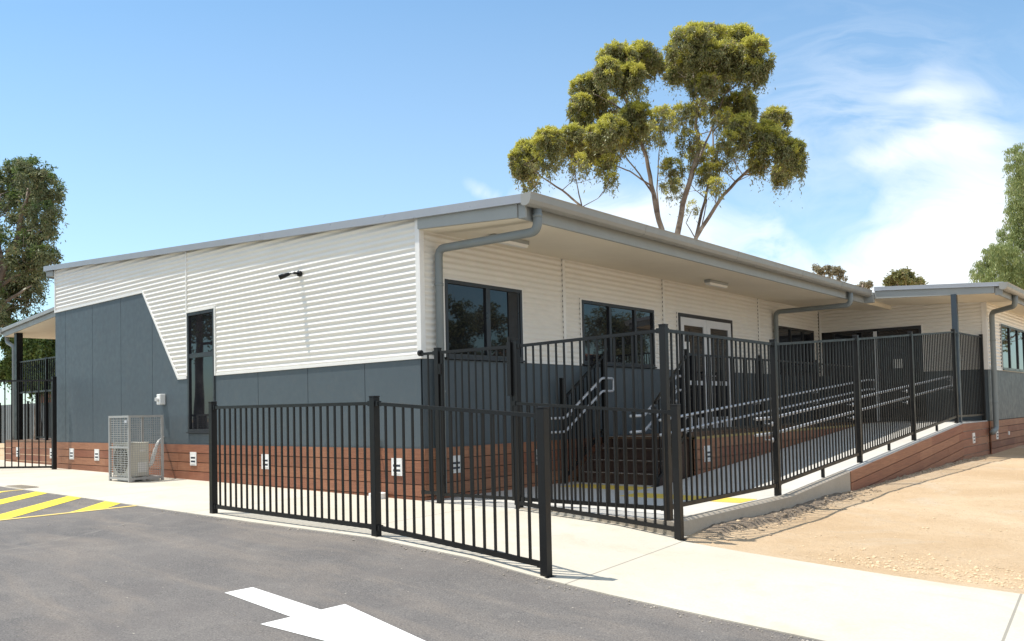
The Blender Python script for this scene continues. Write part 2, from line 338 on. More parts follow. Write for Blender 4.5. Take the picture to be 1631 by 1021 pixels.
gr_ = struct(gridmesh('ground', XX, YY, ZZ, M_DIRT))
# darker colour band on the freshly dug soil banked against the kerb
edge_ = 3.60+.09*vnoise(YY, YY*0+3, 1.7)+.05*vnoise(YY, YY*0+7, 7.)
dark_band = np.clip((edge_+.055-XX)/.03, 0, 1)*np.clip((YY-.12)/.3, 0, 1)*np.clip((4.5-YY)/.6, 0, 1)*(XX > 3.3)
at_ = gr_.data.attributes.new('dark_band', 'FLOAT', 'POINT'); at_.data.foreach_set('value', dark_band.astype(np.float32).ravel())
# asphalt (its edge against the path is slightly ragged)
EDGE = -2.27
xa = np.unique(np.concatenate([np.linspace(-120, -12, 20), np.arange(-12, 12, .06), np.linspace(12, 120, 20)]))
rows = []
for k, yy in enumerate([0, .13, .3, .5, .7, .9, 1.1, 1.25, 2, 4, 10, 30, 90]):
    e = EDGE+.02+ (.012*(vnoise(xa, xa*0, 9.)-.5)+.02*(vnoise(xa, xa*0+5, 2.)-.5) if k == 0 else 0)
    rows.append(np.stack([xa, np.full_like(xa, 0)+e-yy, ga(xa, e-yy)], -1))
A = np.stack(rows); struct(gridmesh('asphalt_road', A[:, ::1, 0], A[:, :, 1], A[:, :, 2]-.004, M_ASPH))
# concrete footpath
mb = MB()
px_ = [-40, -30, -20, -15, -12, -10.8, -8, -6, -4, -2, 0, .8, 1.7, 2.1, 2.5, 2.9, 3.3, 3.56, 3.66, 4.2, 5, 5.8, 7, 9, 12, 20, 40, 60]
for a, b in zip(px_[:-1], px_[1:]):
    yb = .45 if b <= -10.8 else (.05 if b <= 0.01 else (-.06 if b <= 3.57 else -.275))
    za, zb = gz(a)+.004, gz(b)+.004
    mb.add([(a, EDGE, za), (b, EDGE, zb), (b, yb, zb), (a, yb, za), (a, EDGE, za-.12), (b, EDGE, zb-.12), (b, yb, zb-.12), (a, yb, za-.12)],
           [(0, 1, 2, 3), (4, 5, 1, 0), (2, 3, 7, 6)][:3])
struct(mb.build('footpath', M_PATH))

# painted markings (thin films on the asphalt, following its fall)
def film(polys, name, m, lift=.004):
    mb = MB()
    for poly in polys:
        mb.add([(x, y, float(ga(x, y))+lift-.0045) for x, y in poly], [tuple(range(len(poly)))])
    return struct(mb.build(name, m))
def split_poly(a, b, c, d, n=10):  # quad strip a-b / d-c
    L = []
    for i in range(n):
        t0, t1 = i/n, (i+1)/n; l = lambda p, q, t: (p[0]+(q[0]-p[0])*t, p[1]+(q[1]-p[1])*t)
        L.append([l(a, b, t0), l(a, b, t1), l(d, c, t1), l(d, c, t0)])
    return L
# arrow: shaft and head, lying across the lane
film(split_poly((2.292, -3.963), (3.10, -4.005), (3.10, -3.79), (2.292, -3.754))+split_poly((3.10, -4.212), (5.04, -4.005), (5.04, -3.995), (3.10, -3.606)), 'arrow_marking', M_WPAINT)
film([[(-2.60, -2.262), (-2.52, -2.262), (-2.34, -6.2), (-2.42, -6.2)], [(-6.16, -2.262), (-6.08, -2.262), (-5.9, -6.2), (-5.98, -6.2)]], 'bay_line', M_CPAINT, .0045)
ST = []
for k in range(-1, 6):
    xk = -3.40-1.12*k; dx, dy = 1.12, -1.0; xr = lambda y: -2.60+.18*(-2.262-y)/3.94; xl = lambda y: -6.08+.18*(-2.262-y)/3.94
    P = []
    for n in range(24):      # march down the diagonal, clipped between the two bay lines
        t0, t1 = n*.155, (n+1)*.155; q = []
        for t, o_ in ((t0, 0), (t0, .42), (t1, .42), (t1, 0)):
            y = -2.262+dy*t; q.append((min(max(xk+o_+dx*t, xl(y)), xr(y)), y))
        if max(p[0] for p in q)-min(p[0] for p in q) > .02 and not (abs(q[0][0]-q[1][0]) < 1e-4 and abs(q[2][0]-q[3][0]) < 1e-4): P.append(q)
    ST += P
film(ST, 'hatch_marking', M_YPAINT, .0035)

# ------------------------------------------------------------------ frames for the wall planes
FA = lambda t, z, d: (t, -d, z)
FB = lambda t, z, d: (d, t, z)
FC = lambda t, z, d: (t, 12.8-d, z)
FD = lambda t, z, d: (3.5+d, t, z)
PITCH = .076
def corr(mb, fr, z0, z1, lo, hi, ph=0.):
    n = max(1, int(round((z1-z0)/(PITCH/8)))); b = len(mb.v)
    for i in range(n+1):
        z = z0+(z1-z0)*i/n; d = .004+.0085*(1+math.sin(2*math.pi*z/PITCH+ph))
        l, h = lo(z), hi(z); h = max(h, l+1e-4); mb.v.append(fr(l, z, d)); mb.v.append(fr(h, z, d))
    for i in range(n): mb.f.append((b+2*i, b+2*i+1, b+2*i+3, b+2*i+2))
def K(v): return lambda z: v
def wbox(mb, fr, t0, t1, z0, z1, d0, d1):
    vs = [fr(t, z, d) for d in (d0, d1) for t, z in ((t0, z0), (t1, z0), (t1, z1), (t0, z1))]
    return mb.add(vs, [(3, 2, 1, 0), (4, 5, 6, 7), (0, 1, 5, 4), (1, 2, 6, 5), (2, 3, 7, 6), (3, 0, 4, 7)])
def boards(mb, fr, t0, t1, ztop, zbot, d0=.004, d1=.026, h=.145, slope=0.0, zb=None):
    """horizontal skirting boards cut to random lengths; slope tilts them with a ramp; bottoms may run into the ground"""
    n = int(math.ceil((ztop-zbot)/h)); rr = random.Random(int(abs(t0*97+ztop*31)+7))
    for k in range(n):
        t = t0-rr.uniform(0, 1.6)
        while t < t1:
            ln = rr.uniform(1.7, 2.9); a, b = max(t, t0), min(t+ln, t1); t += ln
            if b-a < .03: continue
            dd = rr.uniform(-.0015, .0015); za, zc = ztop+slope*(a-t0)-k*h, ztop+slope*(b-t0)-k*h; a += .0015; b -= .0015
            vs = []
            for d in (d0, d1+dd): vs += [fr(a, za-h+.010, d), fr(b, zc-h+.010, d), fr(b, zc, d), fr(a, za, d)]
            mb.add(vs, [(3, 2, 1, 0), (4, 5, 6, 7), (0, 1, 5, 4), (1, 2, 6, 5), (2, 3, 7, 6), (3, 0, 4, 7)])
def window(parent, fr, t0, t1, z0, z1, mull=(), trans=(), proud=.034, name='window', sash=None):
    f = MB(); w = .045
    wbox(f, fr, t0, t1, z0, z0+w, -.01, proud); wbox(f, fr, t0, t1, z1-w, z1, -.01, proud)
    wbox(f, fr, t0, t0+w, z0+w, z1-w, -.01, proud); wbox(f, fr, t1-w, t1, z0+w, z1-w, -.01, proud)
    wbox(f, fr, t0-.01, t1+.01, z0-.022, z0-.001, -.01, proud+.025)
    for q in mull: wbox(f, fr, q-.03, q+.03, z0+w, z1-w, -.01, proud-.004)
    for q in trans: wbox(f, fr, t0+w, t1-w, q-.035, q+.035, -.01, proud-.006)
    for a, b in (sash or []):
        for s_ in ((a, a+.03), (b-.03, b)): wbox(f, fr, s_[0], s_[1], z0+w+.002, z1-w-.002, -.01, proud-.012)
    o = f.build(name, M_FRAME, parent)
    p = MB(); edges = [t0+w]+[m_ for m_ in mull]+[t1-w]; ze = [z0+w]+list(trans)+[z1-w]
    for a, b in zip(edges[:-1], edges[1:]):
        for c_, d_ in zip(ze[:-1], ze[1:]):
            p = MB(); wbox(p, fr, a, b, c_, d_, -.004, .004); p.build('pane', M_GLASS, o)
    return o
def wtrim(mb, fr, t0, t1, z0, z1, head=True):
    for a, b in ((t0-.042, t0-.002), (t1+.002, t1+.036)): wbox(mb, fr, a, b, z0, z1+.026, .0225, .027)
    if head: wbox(mb, fr, t0-.002, t1+.002, z1+.002, z1+.028, 0, .0275)
def vent(parent, fr, t, z, w=.19, h=.215):
    m_ = MB(); wbox(m_, fr, t-w/2, t+w/2, z-h/2, z+h/2, .02, .038)
    for dz in (.055, 0, -.055): wbox(m_, fr, t-w/2+.03, t+w/2-.03, z+dz-.024, z+dz-.012, .038, .046)
    o = m_.build('vent', M_PLAS, parent); s_ = MB()
    for dz in (.015, -.045): wbox(s_, fr, t-w/2+.03, t+w/2-.03, z+dz-.012, z+dz+.014, .0375, .0395)
    s_.build('vent_slot', M_VSLOT, o); return o

# ------------------------------------------------------------------ main classroom block
LW = -10.87; TZ = .63; WZ = 1.7145; UZ = 3.276
bm_ = thing('classroom_building', 'long classroom with cream corrugated gable over blue-grey panels, nearest the camera', 'building', (-5.4, 7.5, 0))
rz = lambda x: 3.437-.0695*x      # underside of the barge over the gable wall
core = MB(); core.prism([(LW+.02, -.3), (-.03, -.3), (-.03, 3.25), (LW+.02, 4.0)], lambda p, t: (p[0], t, p[1]), .03, 15.4); core.build('wall_core', M_DARK, bm_)
cw = MB()
diag = lambda z: -7.05+(UZ-z)/(UZ-WZ)*1.25
corr(cw, FA, WZ+.03, UZ, lambda z: diag(z)+.02, K(-5.555))
topx = lambda xr: (lambda z: min(xr, (3.437-z)/.0695))
corr(cw, FA, UZ, 3.815, K(LW+.03), K(-5.555)); corr(cw, FA, 3.815, 4.19, K(LW+.03), topx(-5.555))
corr(cw, FA, WZ+.03, 2.80, K(-4.645), K(-.03)); corr(cw, FA, 2.80, 3.43, K(-5.525), K(-.03)); corr(cw, FA, 3.43, 3.815, K(-5.525), topx(-.03))
cw.build('gable_cladding', M_WHITE, bm_, True)
cb = MB(); jb = [0.03, 2.84, 5.67, 9.48, 12.79]
ops = [(.39, 1.87, 1.74, 2.71), (3.27, 5.33, 1.74, 2.70), (6.15, 8.22, .60, 2.72), (10.41, 12.43, 1.74, 2.76)]
SB = lambda x: 3.262-.076*x
def clad_b(mb, t0, t1, ztop):
    cuts = [o_ for o_ in ops if o_[0] < t1 and o_[1] > t0]; a = t0
    for o_ in cuts:
        corr(mb, FB, WZ+.03, ztop, K(a), K(o_[0]-.025)); corr(mb, FB, o_[3]+.025, ztop, K(o_[0]-.025), K(o_[1]+.025)); a = o_[1]+.025
    corr(mb, FB, WZ+.03, ztop, K(a), K(t1))
for a, b in zip(jb[:-1], jb[1:]): clad_b(cb, a+.02, b-.02, 3.30)
cb.build('side_cladding', M_WHITE, bm_, True)
tr = MB()
wbox(tr, FA, LW-.004, LW+.034, UZ, rz(LW)-.02, 0, .030)                # left corner
tr.box(-.045, .032, -.032, .045, WZ-.005, 3.40)                        # near corner
wbox(tr, FA, -5.556, -5.524, 2.80, rz(-5.54)-.02, 0, .029)              # joint over the tall window
wbox(tr, FA, LW-.004, -7.07, UZ-.01, UZ+.03, 0, .031)
tr.prism([(-7.09, UZ+.03), (-7.05, UZ+.03), (-5.79, WZ+.005), (-5.84, WZ-.005)], lambda p, t: (p[0], -t, p[1]), 0, .0315)
wbox(tr, FA, -5.838, -5.545, WZ-.02, WZ+.03, 0, .029)
wbox(tr, FA, -4.64, -.046, WZ-.006, WZ+.032, 0, .030)
wbox(tr, FA, -5.545, -5.515, WZ+.03, 2.80, 0, .034); wbox(tr, FA, -4.675, -4.645, WZ-.006, 2.80, 0, .034); wbox(tr, FA, -5.515, -4.675, 2.765, 2.80, 0, .036)
a = .033
for o_ in ops+[(12.79, 12.79, 0, 0)]:
    if o_[0] > a: wbox(tr, FB, a, o_[0]-.028, WZ-.004, WZ+.03, 0, .028)
    a = o_[1]+.028
for j in (2.84, 5.67, 9.48): wbox(tr, FB, j-.032, j+.036, WZ+.03, SB(0)-.01, .0225, .0265)
for o_ in ops: wtrim(tr, FB, o_[0], o_[1], o_[2] if o_[2] > 1.7 else WZ, o_[3])
tr.build('white_trim', M_TRIM, bm_, bevel=.003)
# rivet heads/corrugation shadow ends are real geometry: the strips stop short of each trim
pn = MB()
jx = [LW, -10.37, -9.11, -7.92, -6.73, -5.51]
for a, b in zip(jx[:-1], jx[1:]):
    a2, b2 = a+.005, b-.005
    if b <= -7.05: P = [(a2, TZ+.012), (b2, TZ+.012), (b2, UZ-.012), (a2, UZ-.012)]
    elif a < -7.05: P = [(a2, TZ+.012), (b2, TZ+.012), (b2, UZ-(b2+7.05)*(UZ-WZ)/1.25), (-7.07, UZ-.012), (a2, UZ-.012)]
    else: P = [(a2, TZ+.012), (b2, TZ+.012), (b2, WZ-.02), (-5.82, WZ-.02), (a2, UZ-(a2+7.05)*(UZ-WZ)/1.25)]
    pn.prism(P, lambda p, t: (p[0], -t, p[1]), 0, .012)
pn.build('wall_panel', M_GREY, bm_); pn = MB(); wbox(pn, FA, -5.50, -4.70, TZ+.012, .80, 0, .012); pn.build('wall_panel', M_GREY, bm_); pn = MB()
jx = [-4.70, -3.49, -2.27, -1.05, -.004]
for a, b in zip(jx[:-1], jx[1:]): wbox(pn, FA, a+.005, b-.005, TZ+.012, WZ-.008, 0, .012)
pn.build('wall_panel', M_GREY, bm_); pn2 = MB()
jy = [.004, 1.2, 2.4, 3.6, 4.8, 6.10, 8.27, 9.48, 10.7, 11.9, 12.79]
for a, b in zip(jy[:-1], jy[1:]):
    if a == 6.10: pn2.build('wall_panel', M_GREY, bm_); pn2 = MB(); continue
    wbox(pn2, FB, a+.0035, b-.0035, TZ+.012, WZ-.006, 0, .012)
pn2.build('wall_panel', M_GREY, bm_)
lb = MB(); wbox(lb, FA, LW, -.001, TZ-.002, TZ+.010, 0, .020); wbox(lb, FB, .001, 12.79, TZ-.002, TZ+.010, 0, .020)
# left end wall
lb.build('flashing', M_GREY, bm_)
ew = MB(); ew.prism([(0.02, TZ), (15.3, TZ), (15.3, 4.0), (0.02, 4.0)], lambda p, t: (LW-t+.02, p[0], p[1]), 0, .02); ew.build('end_wall', M_GREY, bm_)
sk = MB(); boards(sk, FA, LW+.0, .0-.001, TZ-.004, -.14); boards(sk, FB, .001, 12.79, TZ-.004, -.1)
sk.build('timber_skirting', M_TIMB, bm_)
window(bm_, FA, -5.51, -4.68, .83, 2.76, (), (2.06,), .030)
window(bm_, FB, .39, 1.87, 1.74, 2.71, (1.17,), (), sash=[(1.20, 1.82)])
window(bm_, FB, 3.27, 5.33, 1.74, 2.70, (4.02, 4.75), ())
window(bm_, FB, 10.41, 12.43, 1.74, 2.76, (11.1, 11.8), ())
bl = MB(); wbox(bl, FB, 1.60, 1.80, 1.80, 2.66, .005, .016); bl.build('window_reveal', M_DARK, bm_)
# double door
df = MB()
for a, b in ((6.15, 6.20), (8.17, 8.22)): wbox(df, FB, a, b, TZ+.005, 2.72, -.01, .045)
wbox(df, FB, 6.20, 8.17, 2.66, 2.72, -.01, .045)
df = df.build('door', M_FRAME, bm_)
for a, b, hs in ((6.205, 7.18, 1), (7.19, 8.165, -1)):
    l = MB(); z0, z1 = TZ+.012, 2.655
    wbox(l, FB, a, a+.13, z0, z1, 0, .035); wbox(l, FB, b-.13, b, z0, z1, 0, .035); wbox(l, FB, a+.13, b-.13, z1-.14, z1, 0, .035); wbox(l, FB, a+.13, b-.13, z0, z0+.22, 0, .035); wbox(l, FB, a+.13, b-.13, 1.45, 1.53, 0, .033)
    l.build('door_leaf', M_DOORW, df); p = MB(); wbox(p, FB, a+.13, b-.13, z0+.22, 1.45, 0, .016); wbox(p, FB, a+.13, b-.13, 1.53, z1-.14, 0, .016); p.build('pane', M_GLASS, df)
    h_ = MB(); t = b-.07 if hs > 0 else a+.07; wbox(h_, FB, t-.02, t+.02, 1.5, 1.7, .035, .045); h_.tube([(.05, t, 1.62), (.085, t, 1.62), (.085, t+(-.12 if hs > 0 else .12), 1.62)], .009); h_.build('handle', M_GALV, df)
nb = MB(); wbox(nb, FB, 6.36, 6.55, 1.98, 2.22, .016, .019); nb.build('notice', M_PLAS, df)
for x in (-10.04, -8.90, -5.34, -3.29, -.44): vent(bm_, FA, x, .40)
for y in (.52, 2.17, 4.4): vent(bm_, FB, y, .41)
# roof: sheet, barges, fascias, soffit, gutter, downpipes
rt_ = lambda x: 3.372+.0690*(1.70-x)
rf = MB(); rf.prism([(-11.25, rt_(-11.25)-.028), (1.74, rt_(1.74)-.028), (1.74, rt_(1.74)-.008), (-11.25, rt_(-11.25)-.008)], lambda p, t: (p[0], t, p[1]), -.075, 15.6)
rfo = rf.build('roof', M_ROOF, bm_)
bg_ = MB()
seams = [-11.27, -8.9, -3.2, 1.70]
for a, b in zip(seams[:-1], seams[1:]):
    a += .002
    bg_.prism([(a, rt_(a)-.092), (b, rt_(b)-.085), (b, rt_(b)), (a, rt_(a))], lambda p, t: (p[0], -t, p[1]), .078, .088)
    bg_.prism([(a, rt_(a)-.100), (b, rt_(b)-.093), (b, rt_(b)-.0855), (a, rt_(a)-.0925)], lambda p, t: (p[0], -t, p[1]), .050, .098)
bg_.prism([(-11.27, rt_(-11.27)), (1.70, rt_(1.7)), (1.70, rt_(1.7)+.003), (-11.27, rt_(-11.27)+.003)], lambda p, t: (p[0], -t, p[1]), -.15, .088)
bg_.build('barge_flashing', M_ROOF, rfo)
fs = MB()
fs.prism([(.034, 3.262), (1.60, 3.140), (1.60, 3.285), (.034, 3.393)], lambda p, t: (p[0], -t, p[1]), .035, .060)
fs.prism([(1.605, 3.128), (1.705, 3.128), (1.705, 3.28), (1.605, 3.29)], lambda p, t: (p[0], -t, p[1]), .02, .045)
fs.box(1.62, 1.655, -.02, 10.95, 3.125, 3.33)
fs.build('fascia', M_FASC, bm_); fs = MB()
fs.prism([(-11.22, 4.06), (LW-.005, 4.02), (LW-.005, 4.13), (-11.22, 4.16)], lambda p, t: (p[0], -t, p[1]), .025, .055)
fs.box(-11.225, -11.20, -.02, 15.4, 4.02, 4.21)
fs.build('fascia', M_FASC, bm_)
sf = MB()
for a, b in zip([-.018, 2.86, 5.70, 8.52, 11.34, 14.0], [2.852, 5.692, 8.512, 11.332, 13.99, 15]):
    sf.prism([(0.0, SB(0)), (1.618, SB(1.618)), (1.618, SB(1.618)+.012), (0, SB(0)+.012)], lambda p, t: (p[0], t, p[1]), a, b)
sf.build('soffit', M_SOFF, bm_)
sf = MB(); sf.box(-11.2, LW, -.02, 15, 4.055, 4.07); sf.build('soffit', M_SOFF, bm_)
gt = MB(); GP = [(1.690, 3.372), (1.690, 3.262), (1.72, 3.243), (1.765, 3.240), (1.80, 3.258), (1.822, 3.295), (1.83, 3.355), (1.838, 3.372), (1.825, 3.376), (1.80, 3.372)]
gt.prism(GP, lambda p, t: (p[0], t, p[1]), -.10, 10.94)
for y in (2.2, 4.8, 7.3, 9.2): gt.prism([(a+(.003 if a > 1.75 else 0), b-(.003 if b < 3.3 else 0)) for a, b in GP], lambda p, t: (p[0], t, p[1]), y, y+.03)
gt.build('gutter', M_GUT, bm_)
def pipe(parent, pts, r, straps=(), m_=M_PIPE):
    P = bend(pts, .11, 6); q = MB(); q.tube(P, r, 16)
    o = q.build('downpipe', m_, parent, True); s_ = MB()
    for a, b in straps:
        s_ = MB(); s_.tube([a, b], r+.006, 16); s_.build('pipe_bracket', m_, o, True)
    return o
pipe(bm_, [(1.72, .14, 3.27), (1.72, .14, 3.00), (.085, .235, 3.055), (.085, .235, .08)], .05, [((.085, .235, 2.60), (.085, .235, 2.63)), ((.085, .235, 1.3), (.085, .235, 1.33)), ((1.72, .14, 3.15), (1.72, .14, 3.19))])
pipe(bm_, [(1.72, 9.95, 3.27), (1.72, 9.95, 3.00), (.085, 10.18, 3.03), (.085, 10.18, .66)], .05, [((.085, 10.18, 2.60), (.085, 10.18, 2.63))])
sl_ = MB(); sl_.box(.58, .70, .0, .01, 3.0, 3.01)
def soffit_light(label, y0, y1, x):
    t = thing('ceiling_light', label, 'light', (x, (y0+y1)/2, SB(x)-.01), 'lights under the eave')
    b_ = MB(); b_.box(x-.055, x+.055, y0, y1, SB(x)-.055, SB(x)-.008); b_.build('housing', M_FASC, t, bevel=.004)
    d_ = MB(); d_.prism([(-.05, 0), (-.036, -.035), (.036, -.035), (.05, 0)], lambda p, q: (x+p[0], q, SB(x)-.056+p[1]), y0+.01, y1-.01); d_.build('diffuser', M_PLAS, t)
soffit_light('long pale batten light under the eave beside the near downpipe', .62, 1.27, .62)
soffit_light('small batten light under the eave above the white double door', 5.93, 6.6, .72)
# wall-mounted things on the gable
t = thing('security_light', 'small black security spotlight with round white sensor high on the cream corrugated gable', 'security light', (-2.42, -.02, 3.03))
q = MB(); q.tube([(-2.40, -.016, 3.03), (-2.40, -.05, 3.03)], .042, 16); q.tube([(-2.40, -.05, 3.03), (-2.40, -.12, 3.03)], .016, 10); q.build('base', M_BLK, t, True)
q = MB(); q.tube([(-2.44, -.085, 3.025), (-2.445, -.12, 3.025), (-2.445, -.14, 3.02)], [.036, .034, .018], 14); q.build('sensor', M_PLAS, t, True)
q = MB(); q.tube([(-2.40, -.11, 3.03), (-2.47, -.16, 3.02)], .010, 8); q.tube([(-2.46, -.15, 3.02), (-2.50, -.19, 3.005), (-2.56, -.25, 2.97)], [.018, .032, .036], 14); q.build('lamp_head', M_BLK, t, True)
t = thing('isolator_switch', 'small white isolator switch box on the grey wall above the air conditioner cage', 'switch', (-6.34, -.012, 1.38))
q = MB(); q.box(-6.40, -6.27, -.11, -.013, 1.29, 1.47); q.build('switch_box', M_PLAS, t, bevel=.012)
q = MB(); q.tube([(-6.335, -.11, 1.38), (-6.335, -.145, 1.38)], .035, 12); q.box(-6.345, -6.325, -.165, -.144, 1.35, 1.41); q.build('knob', M_PLAS, t)

# ------------------------------------------------------------------ right wing
w_ = thing('classroom_wing', 'set-back right-hand classroom wing with low cream eave, white trim and grey lower wall', 'building', (3.5, 12.8, 0))
core = MB(); core.prism([(1.3-1.2, -.3), (3.47, -.3), (3.47, 2.98), (.1, 3.2)], lambda p, t: (p[0], t, p[1]), 12.84, 24); core.build('wall_core', M_DARK, w_)
WS = lambda x: 3.205-.055*(x-1.84)     # wing soffit
cl_ = MB()
corr(cl_, FC, WZ, 2.73, K(2.29), K(3.46)); corr(cl_, FC, 2.73, 3.30, K(.03), K(3.46))
dw = [(14.22, 17.0, 1.74, 2.75)]
corr(cl_, FD, WZ, 3.14, K(12.84), K(14.19)); corr(cl_, FD, 2.78, 3.14, K(14.19), K(17.03)); corr(cl_, FD, WZ, 3.14, K(17.03), K(24))
cl_.build('cladding', M_WHITE, w_, True)
tr = MB(); tr.box(3.44, 3.535, 12.765, 12.85, WZ-.01, 3.112); wbox(tr, FC, .03, .075, WZ, 3.24, 0, .028); wbox(tr, FC, 2.26, 2.29, WZ, 2.76, 0, .028); wbox(tr, FC, .33, 2.26, 2.73, 2.755, 0, .028)
wbox(tr, FD, 12.86, 24, WZ-.006, WZ+.03, 0, .028); wtrim(tr, FD, *dw[0][:2], WZ+.03, 2.75); wbox(tr, FD, 17.25, 17.31, WZ+.03, 3.08, 0, .03)
tr.build('white_trim', M_TRIM, w_, bevel=.003)
pn = MB(); jy = [12.80, 14.0, 15.2, 16.4, 17.6, 20, 24]
for a, b in zip(jy[:-1], jy[1:]): wbox(pn, FD, a+.0035, b-.0035, TZ+.01, WZ-.008, 0, .012)
pn.build('wall_panel', M_GREY, w_); pn = MB(); wbox(pn, FC, 2.29, 3.496, TZ+.01, WZ-.006, 0, .012); pn.build('wall_panel', M_GREY, w_); pn = MB(); wbox(pn, FC, .03, .33, TZ+.01, WZ-.006, 0, .012); pn.build('wall_panel', M_GREY, w_)
sk = MB(); boards(sk, FD, 12.80, 24, TZ-.004, -.2); sk.build('timber_skirting', M_TIMB, w_)
window(w_, FD, 14.22, 17.0, 1.74, 2.75, (15.15, 16.1), ())
# glazed sliding doors facing the deck
gd = MB(); z0, z1 = TZ+.01, 2.73
for x in (.33, 1.27, 2.21): wbox(gd, FC, x, x+.05, z0, z1, -.01, .04)
wbox(gd, FC, .38, 2.21, z1-.06, z1, -.01, .04); wbox(gd, FC, .38, 2.21, z0, z0+.08, -.01, .04)
gd = gd.build('sliding_door', M_FRAME, w_); p = MB(); wbox(p, FC, .38, 2.21, z0+.08, z1-.06, 0, .008); p.build('pane', M_GLASS, gd)
p = MB(); wbox(p, FC, 1.66, 1.86, 1.82, 2.02, .009, .012); p.build('notice', M_PLAS, gd)
p = MB(); wbox(p, FC, 1.255, 1.335, z0, z1-.06, .040, .052); p.build('door_stile', M_DOORW, gd)
vent(w_, FD, 13.35, .33, .17, .2); vent(w_, FD, 16.9, .33, .17, .2)
t = MB(); wbox(t, FD, 14.5, 14.58, .28, .36, .026, .05); t.build('tap', M_PLAS, w_)
wr = lambda x: 3.452-.0710*(x-1.79)
rf = MB(); rf.prism([(1.84, wr(1.84)-.03), (4.20, wr(4.20)-.03), (4.20, wr(4.20)-.008), (1.84, wr(1.84)-.008)], lambda p, t: (p[0], t, p[1]), 11.03, 24); rfo = rf.build('roof', M_ROOF, w_)
bg_ = MB(); a, b = 1.845, 4.18
bg_.prism([(a, wr(a)-.072), (b, wr(b)-.072), (b, wr(b)), (a, wr(a))], lambda p, t: (p[0], 11.05-t, p[1]), .02, .03)
bg_.prism([(a, wr(a)-.082), (b, wr(b)-.082), (b, wr(b)-.0725), (a, wr(a)-.0725)], lambda p, t: (p[0], 11.05-t, p[1]), 0, .045)
bg_.build('barge_flashing', M_ROOF, rfo)
fs = MB(); fs.prism([(a, 3.205), (4.02, 3.085), (4.02, wr(4.02)-.08), (a, wr(a)-.085)], lambda p, t: (p[0], 11.08-t, p[1]), .02, .045)
fs.box(4.06, 4.09, 11.08, 24, 3.05, 3.25); fs.prism([(4.025, 3.05), (4.15, 3.05), (4.15, 3.17), (4.025, 3.2)], lambda p, t: (p[0], 11.09-t, p[1]), .0, .02)
fs.box(1.66, 1.84, 10.96, 11.06, 3.125, 3.33)
fs.build('fascia', M_FASC, w_)
sf = MB(); 
sf.box(1.622, 1.655, 10.96, 12.79, 3.13, 3.225)
sf.prism([(1.656, WS(1.656)), (4.055, WS(4.055)), (4.055, WS(4.055)+.012), (1.656, WS(1.656)+.012)], lambda p, t: (p[0], t, p[1]), 11.085, 12.79)
sf.prism([(3.5, WS(3.5)-.004), (4.055, WS(4.055)-.002), (4.055, WS(4.055)+.012), (3.5, WS(3.5)+.012)], lambda p, t: (p[0], t, p[1]), 12.795, 24)
sf.build('soffit', M_SOFF, w_)
gt = MB(); gt.prism([(x+2.42, z-.105) for x, z in GP], lambda p, t: (p[0], t, p[1]), 11.0, 24); gt.build('gutter', M_GUT, w_)
pipe(w_, [(4.14, 12.3, 3.17), (4.14, 12.3, 2.93), (3.60, 12.93, 2.90), (3.60, 12.93, .46), (3.60, 12.55, .40)], .052, [((3.60, 12.93, 2.3), (3.60, 12.93, 2.33)), ((3.60, 12.93, 1.0), (3.60, 12.93, 1.03))], M_PIPE)
q = MB(); q.box(3.27, 3.37, 11.02, 11.12, TZ, 3.14); q.box(3.22, 3.42, 10.99, 11.15, TZ, TZ+.012); tag(q.build('verandah_post', M_POSTG, loc=(3.32, 11.07, TZ), bevel=.004), 'dark blue-grey square post holding up the wing roof at the top of the ramp', 'post')

# ------------------------------------------------------------------ entry slab, ramp, deck, stairs
RZ = lambda y: min(max((y-2.5)*.0764, 0), .63)
t = thing('access_ramp', 'concrete wheelchair ramp rising past the stairs, edged by a kerb and timber boards', 'ramp', (2.55, 2.5, 0))
sb = MB()
YS = [-.12, 2.5]+[2.5+.825*i for i in range(1, 11)]+[12.79]
for a, b in zip(YS[:-1], YS[1:]):
    x0, x1 = (.03 if b <= 2.51 else 1.62), 3.47
    xa_ = x0
    ya = a
    za, zb = RZ(a)+.008, RZ(b)+.008
    xr0 = 3.47
    sb.add([(xa_, ya if a > 0 else -.05, za), (xr0, ya if a > 0 else -.16, za), (xr0, b, zb), (xa_, b, zb), (xa_, ya if a > 0 else -.05, -.35), (xr0, ya if a > 0 else -.16, -.35), (xr0, b, -.35), (xa_, b, -.35)],
           [(0, 1, 2, 3), (1, 5, 6, 2), (0, 3, 7, 4)]+([(0, 4, 5, 1)] if a < 0 else []))
# patch of slab beside the stairs
sb.add([(.03, 2.5, .008), (1.62, 2.5, .008), (1.62, 3.1, .008), (.03, 3.1, .008)], [(0, 1, 2, 3)])
sb.build('ramp_slab', M_SLAB, t)
kb = MB()   # kerb wall outside, top just proud of the slab
def kerbseg(y0, y1):
    za, zb = RZ(y0)+.02, RZ(y1)+.02
    kb.add([(3.38, y0, za), (3.462, y0, za), (3.482, y0, za-.02), (3.482, y0, -.45), (3.38, y0, -.45), (3.38, y1, zb), (3.462, y1, zb), (3.482, y1, zb-.02), (3.482, y1, -.45), (3.38, y1, -.45)],
           [(0, 1, 6, 5), (1, 2, 7, 6), (2, 3, 8, 7), (0, 5, 9, 4), (4, 3, 2, 1, 0), (5, 6, 7, 8, 9)])
kerbseg(-.175, 2.5); kerbseg(2.5, 4.45); 
kb.prism([(1.56, -.075), (3.379, -.175), (3.379, -.10), (1.56, -.0)], lambda p, q: (p[0], p[1], q), -.3, .018)
kb.build('kerb', M_KERB, t)
kb = MB(); kb.prism([(4.45, RZ(4.45)+.012), (10.75, RZ(10.75)+.012), (12.79, RZ(12.79)+.012), (12.79, .5), (10.75, .5), (4.45, .0)], lambda p, q: (q, p[0], p[1]), 3.40, 3.466)
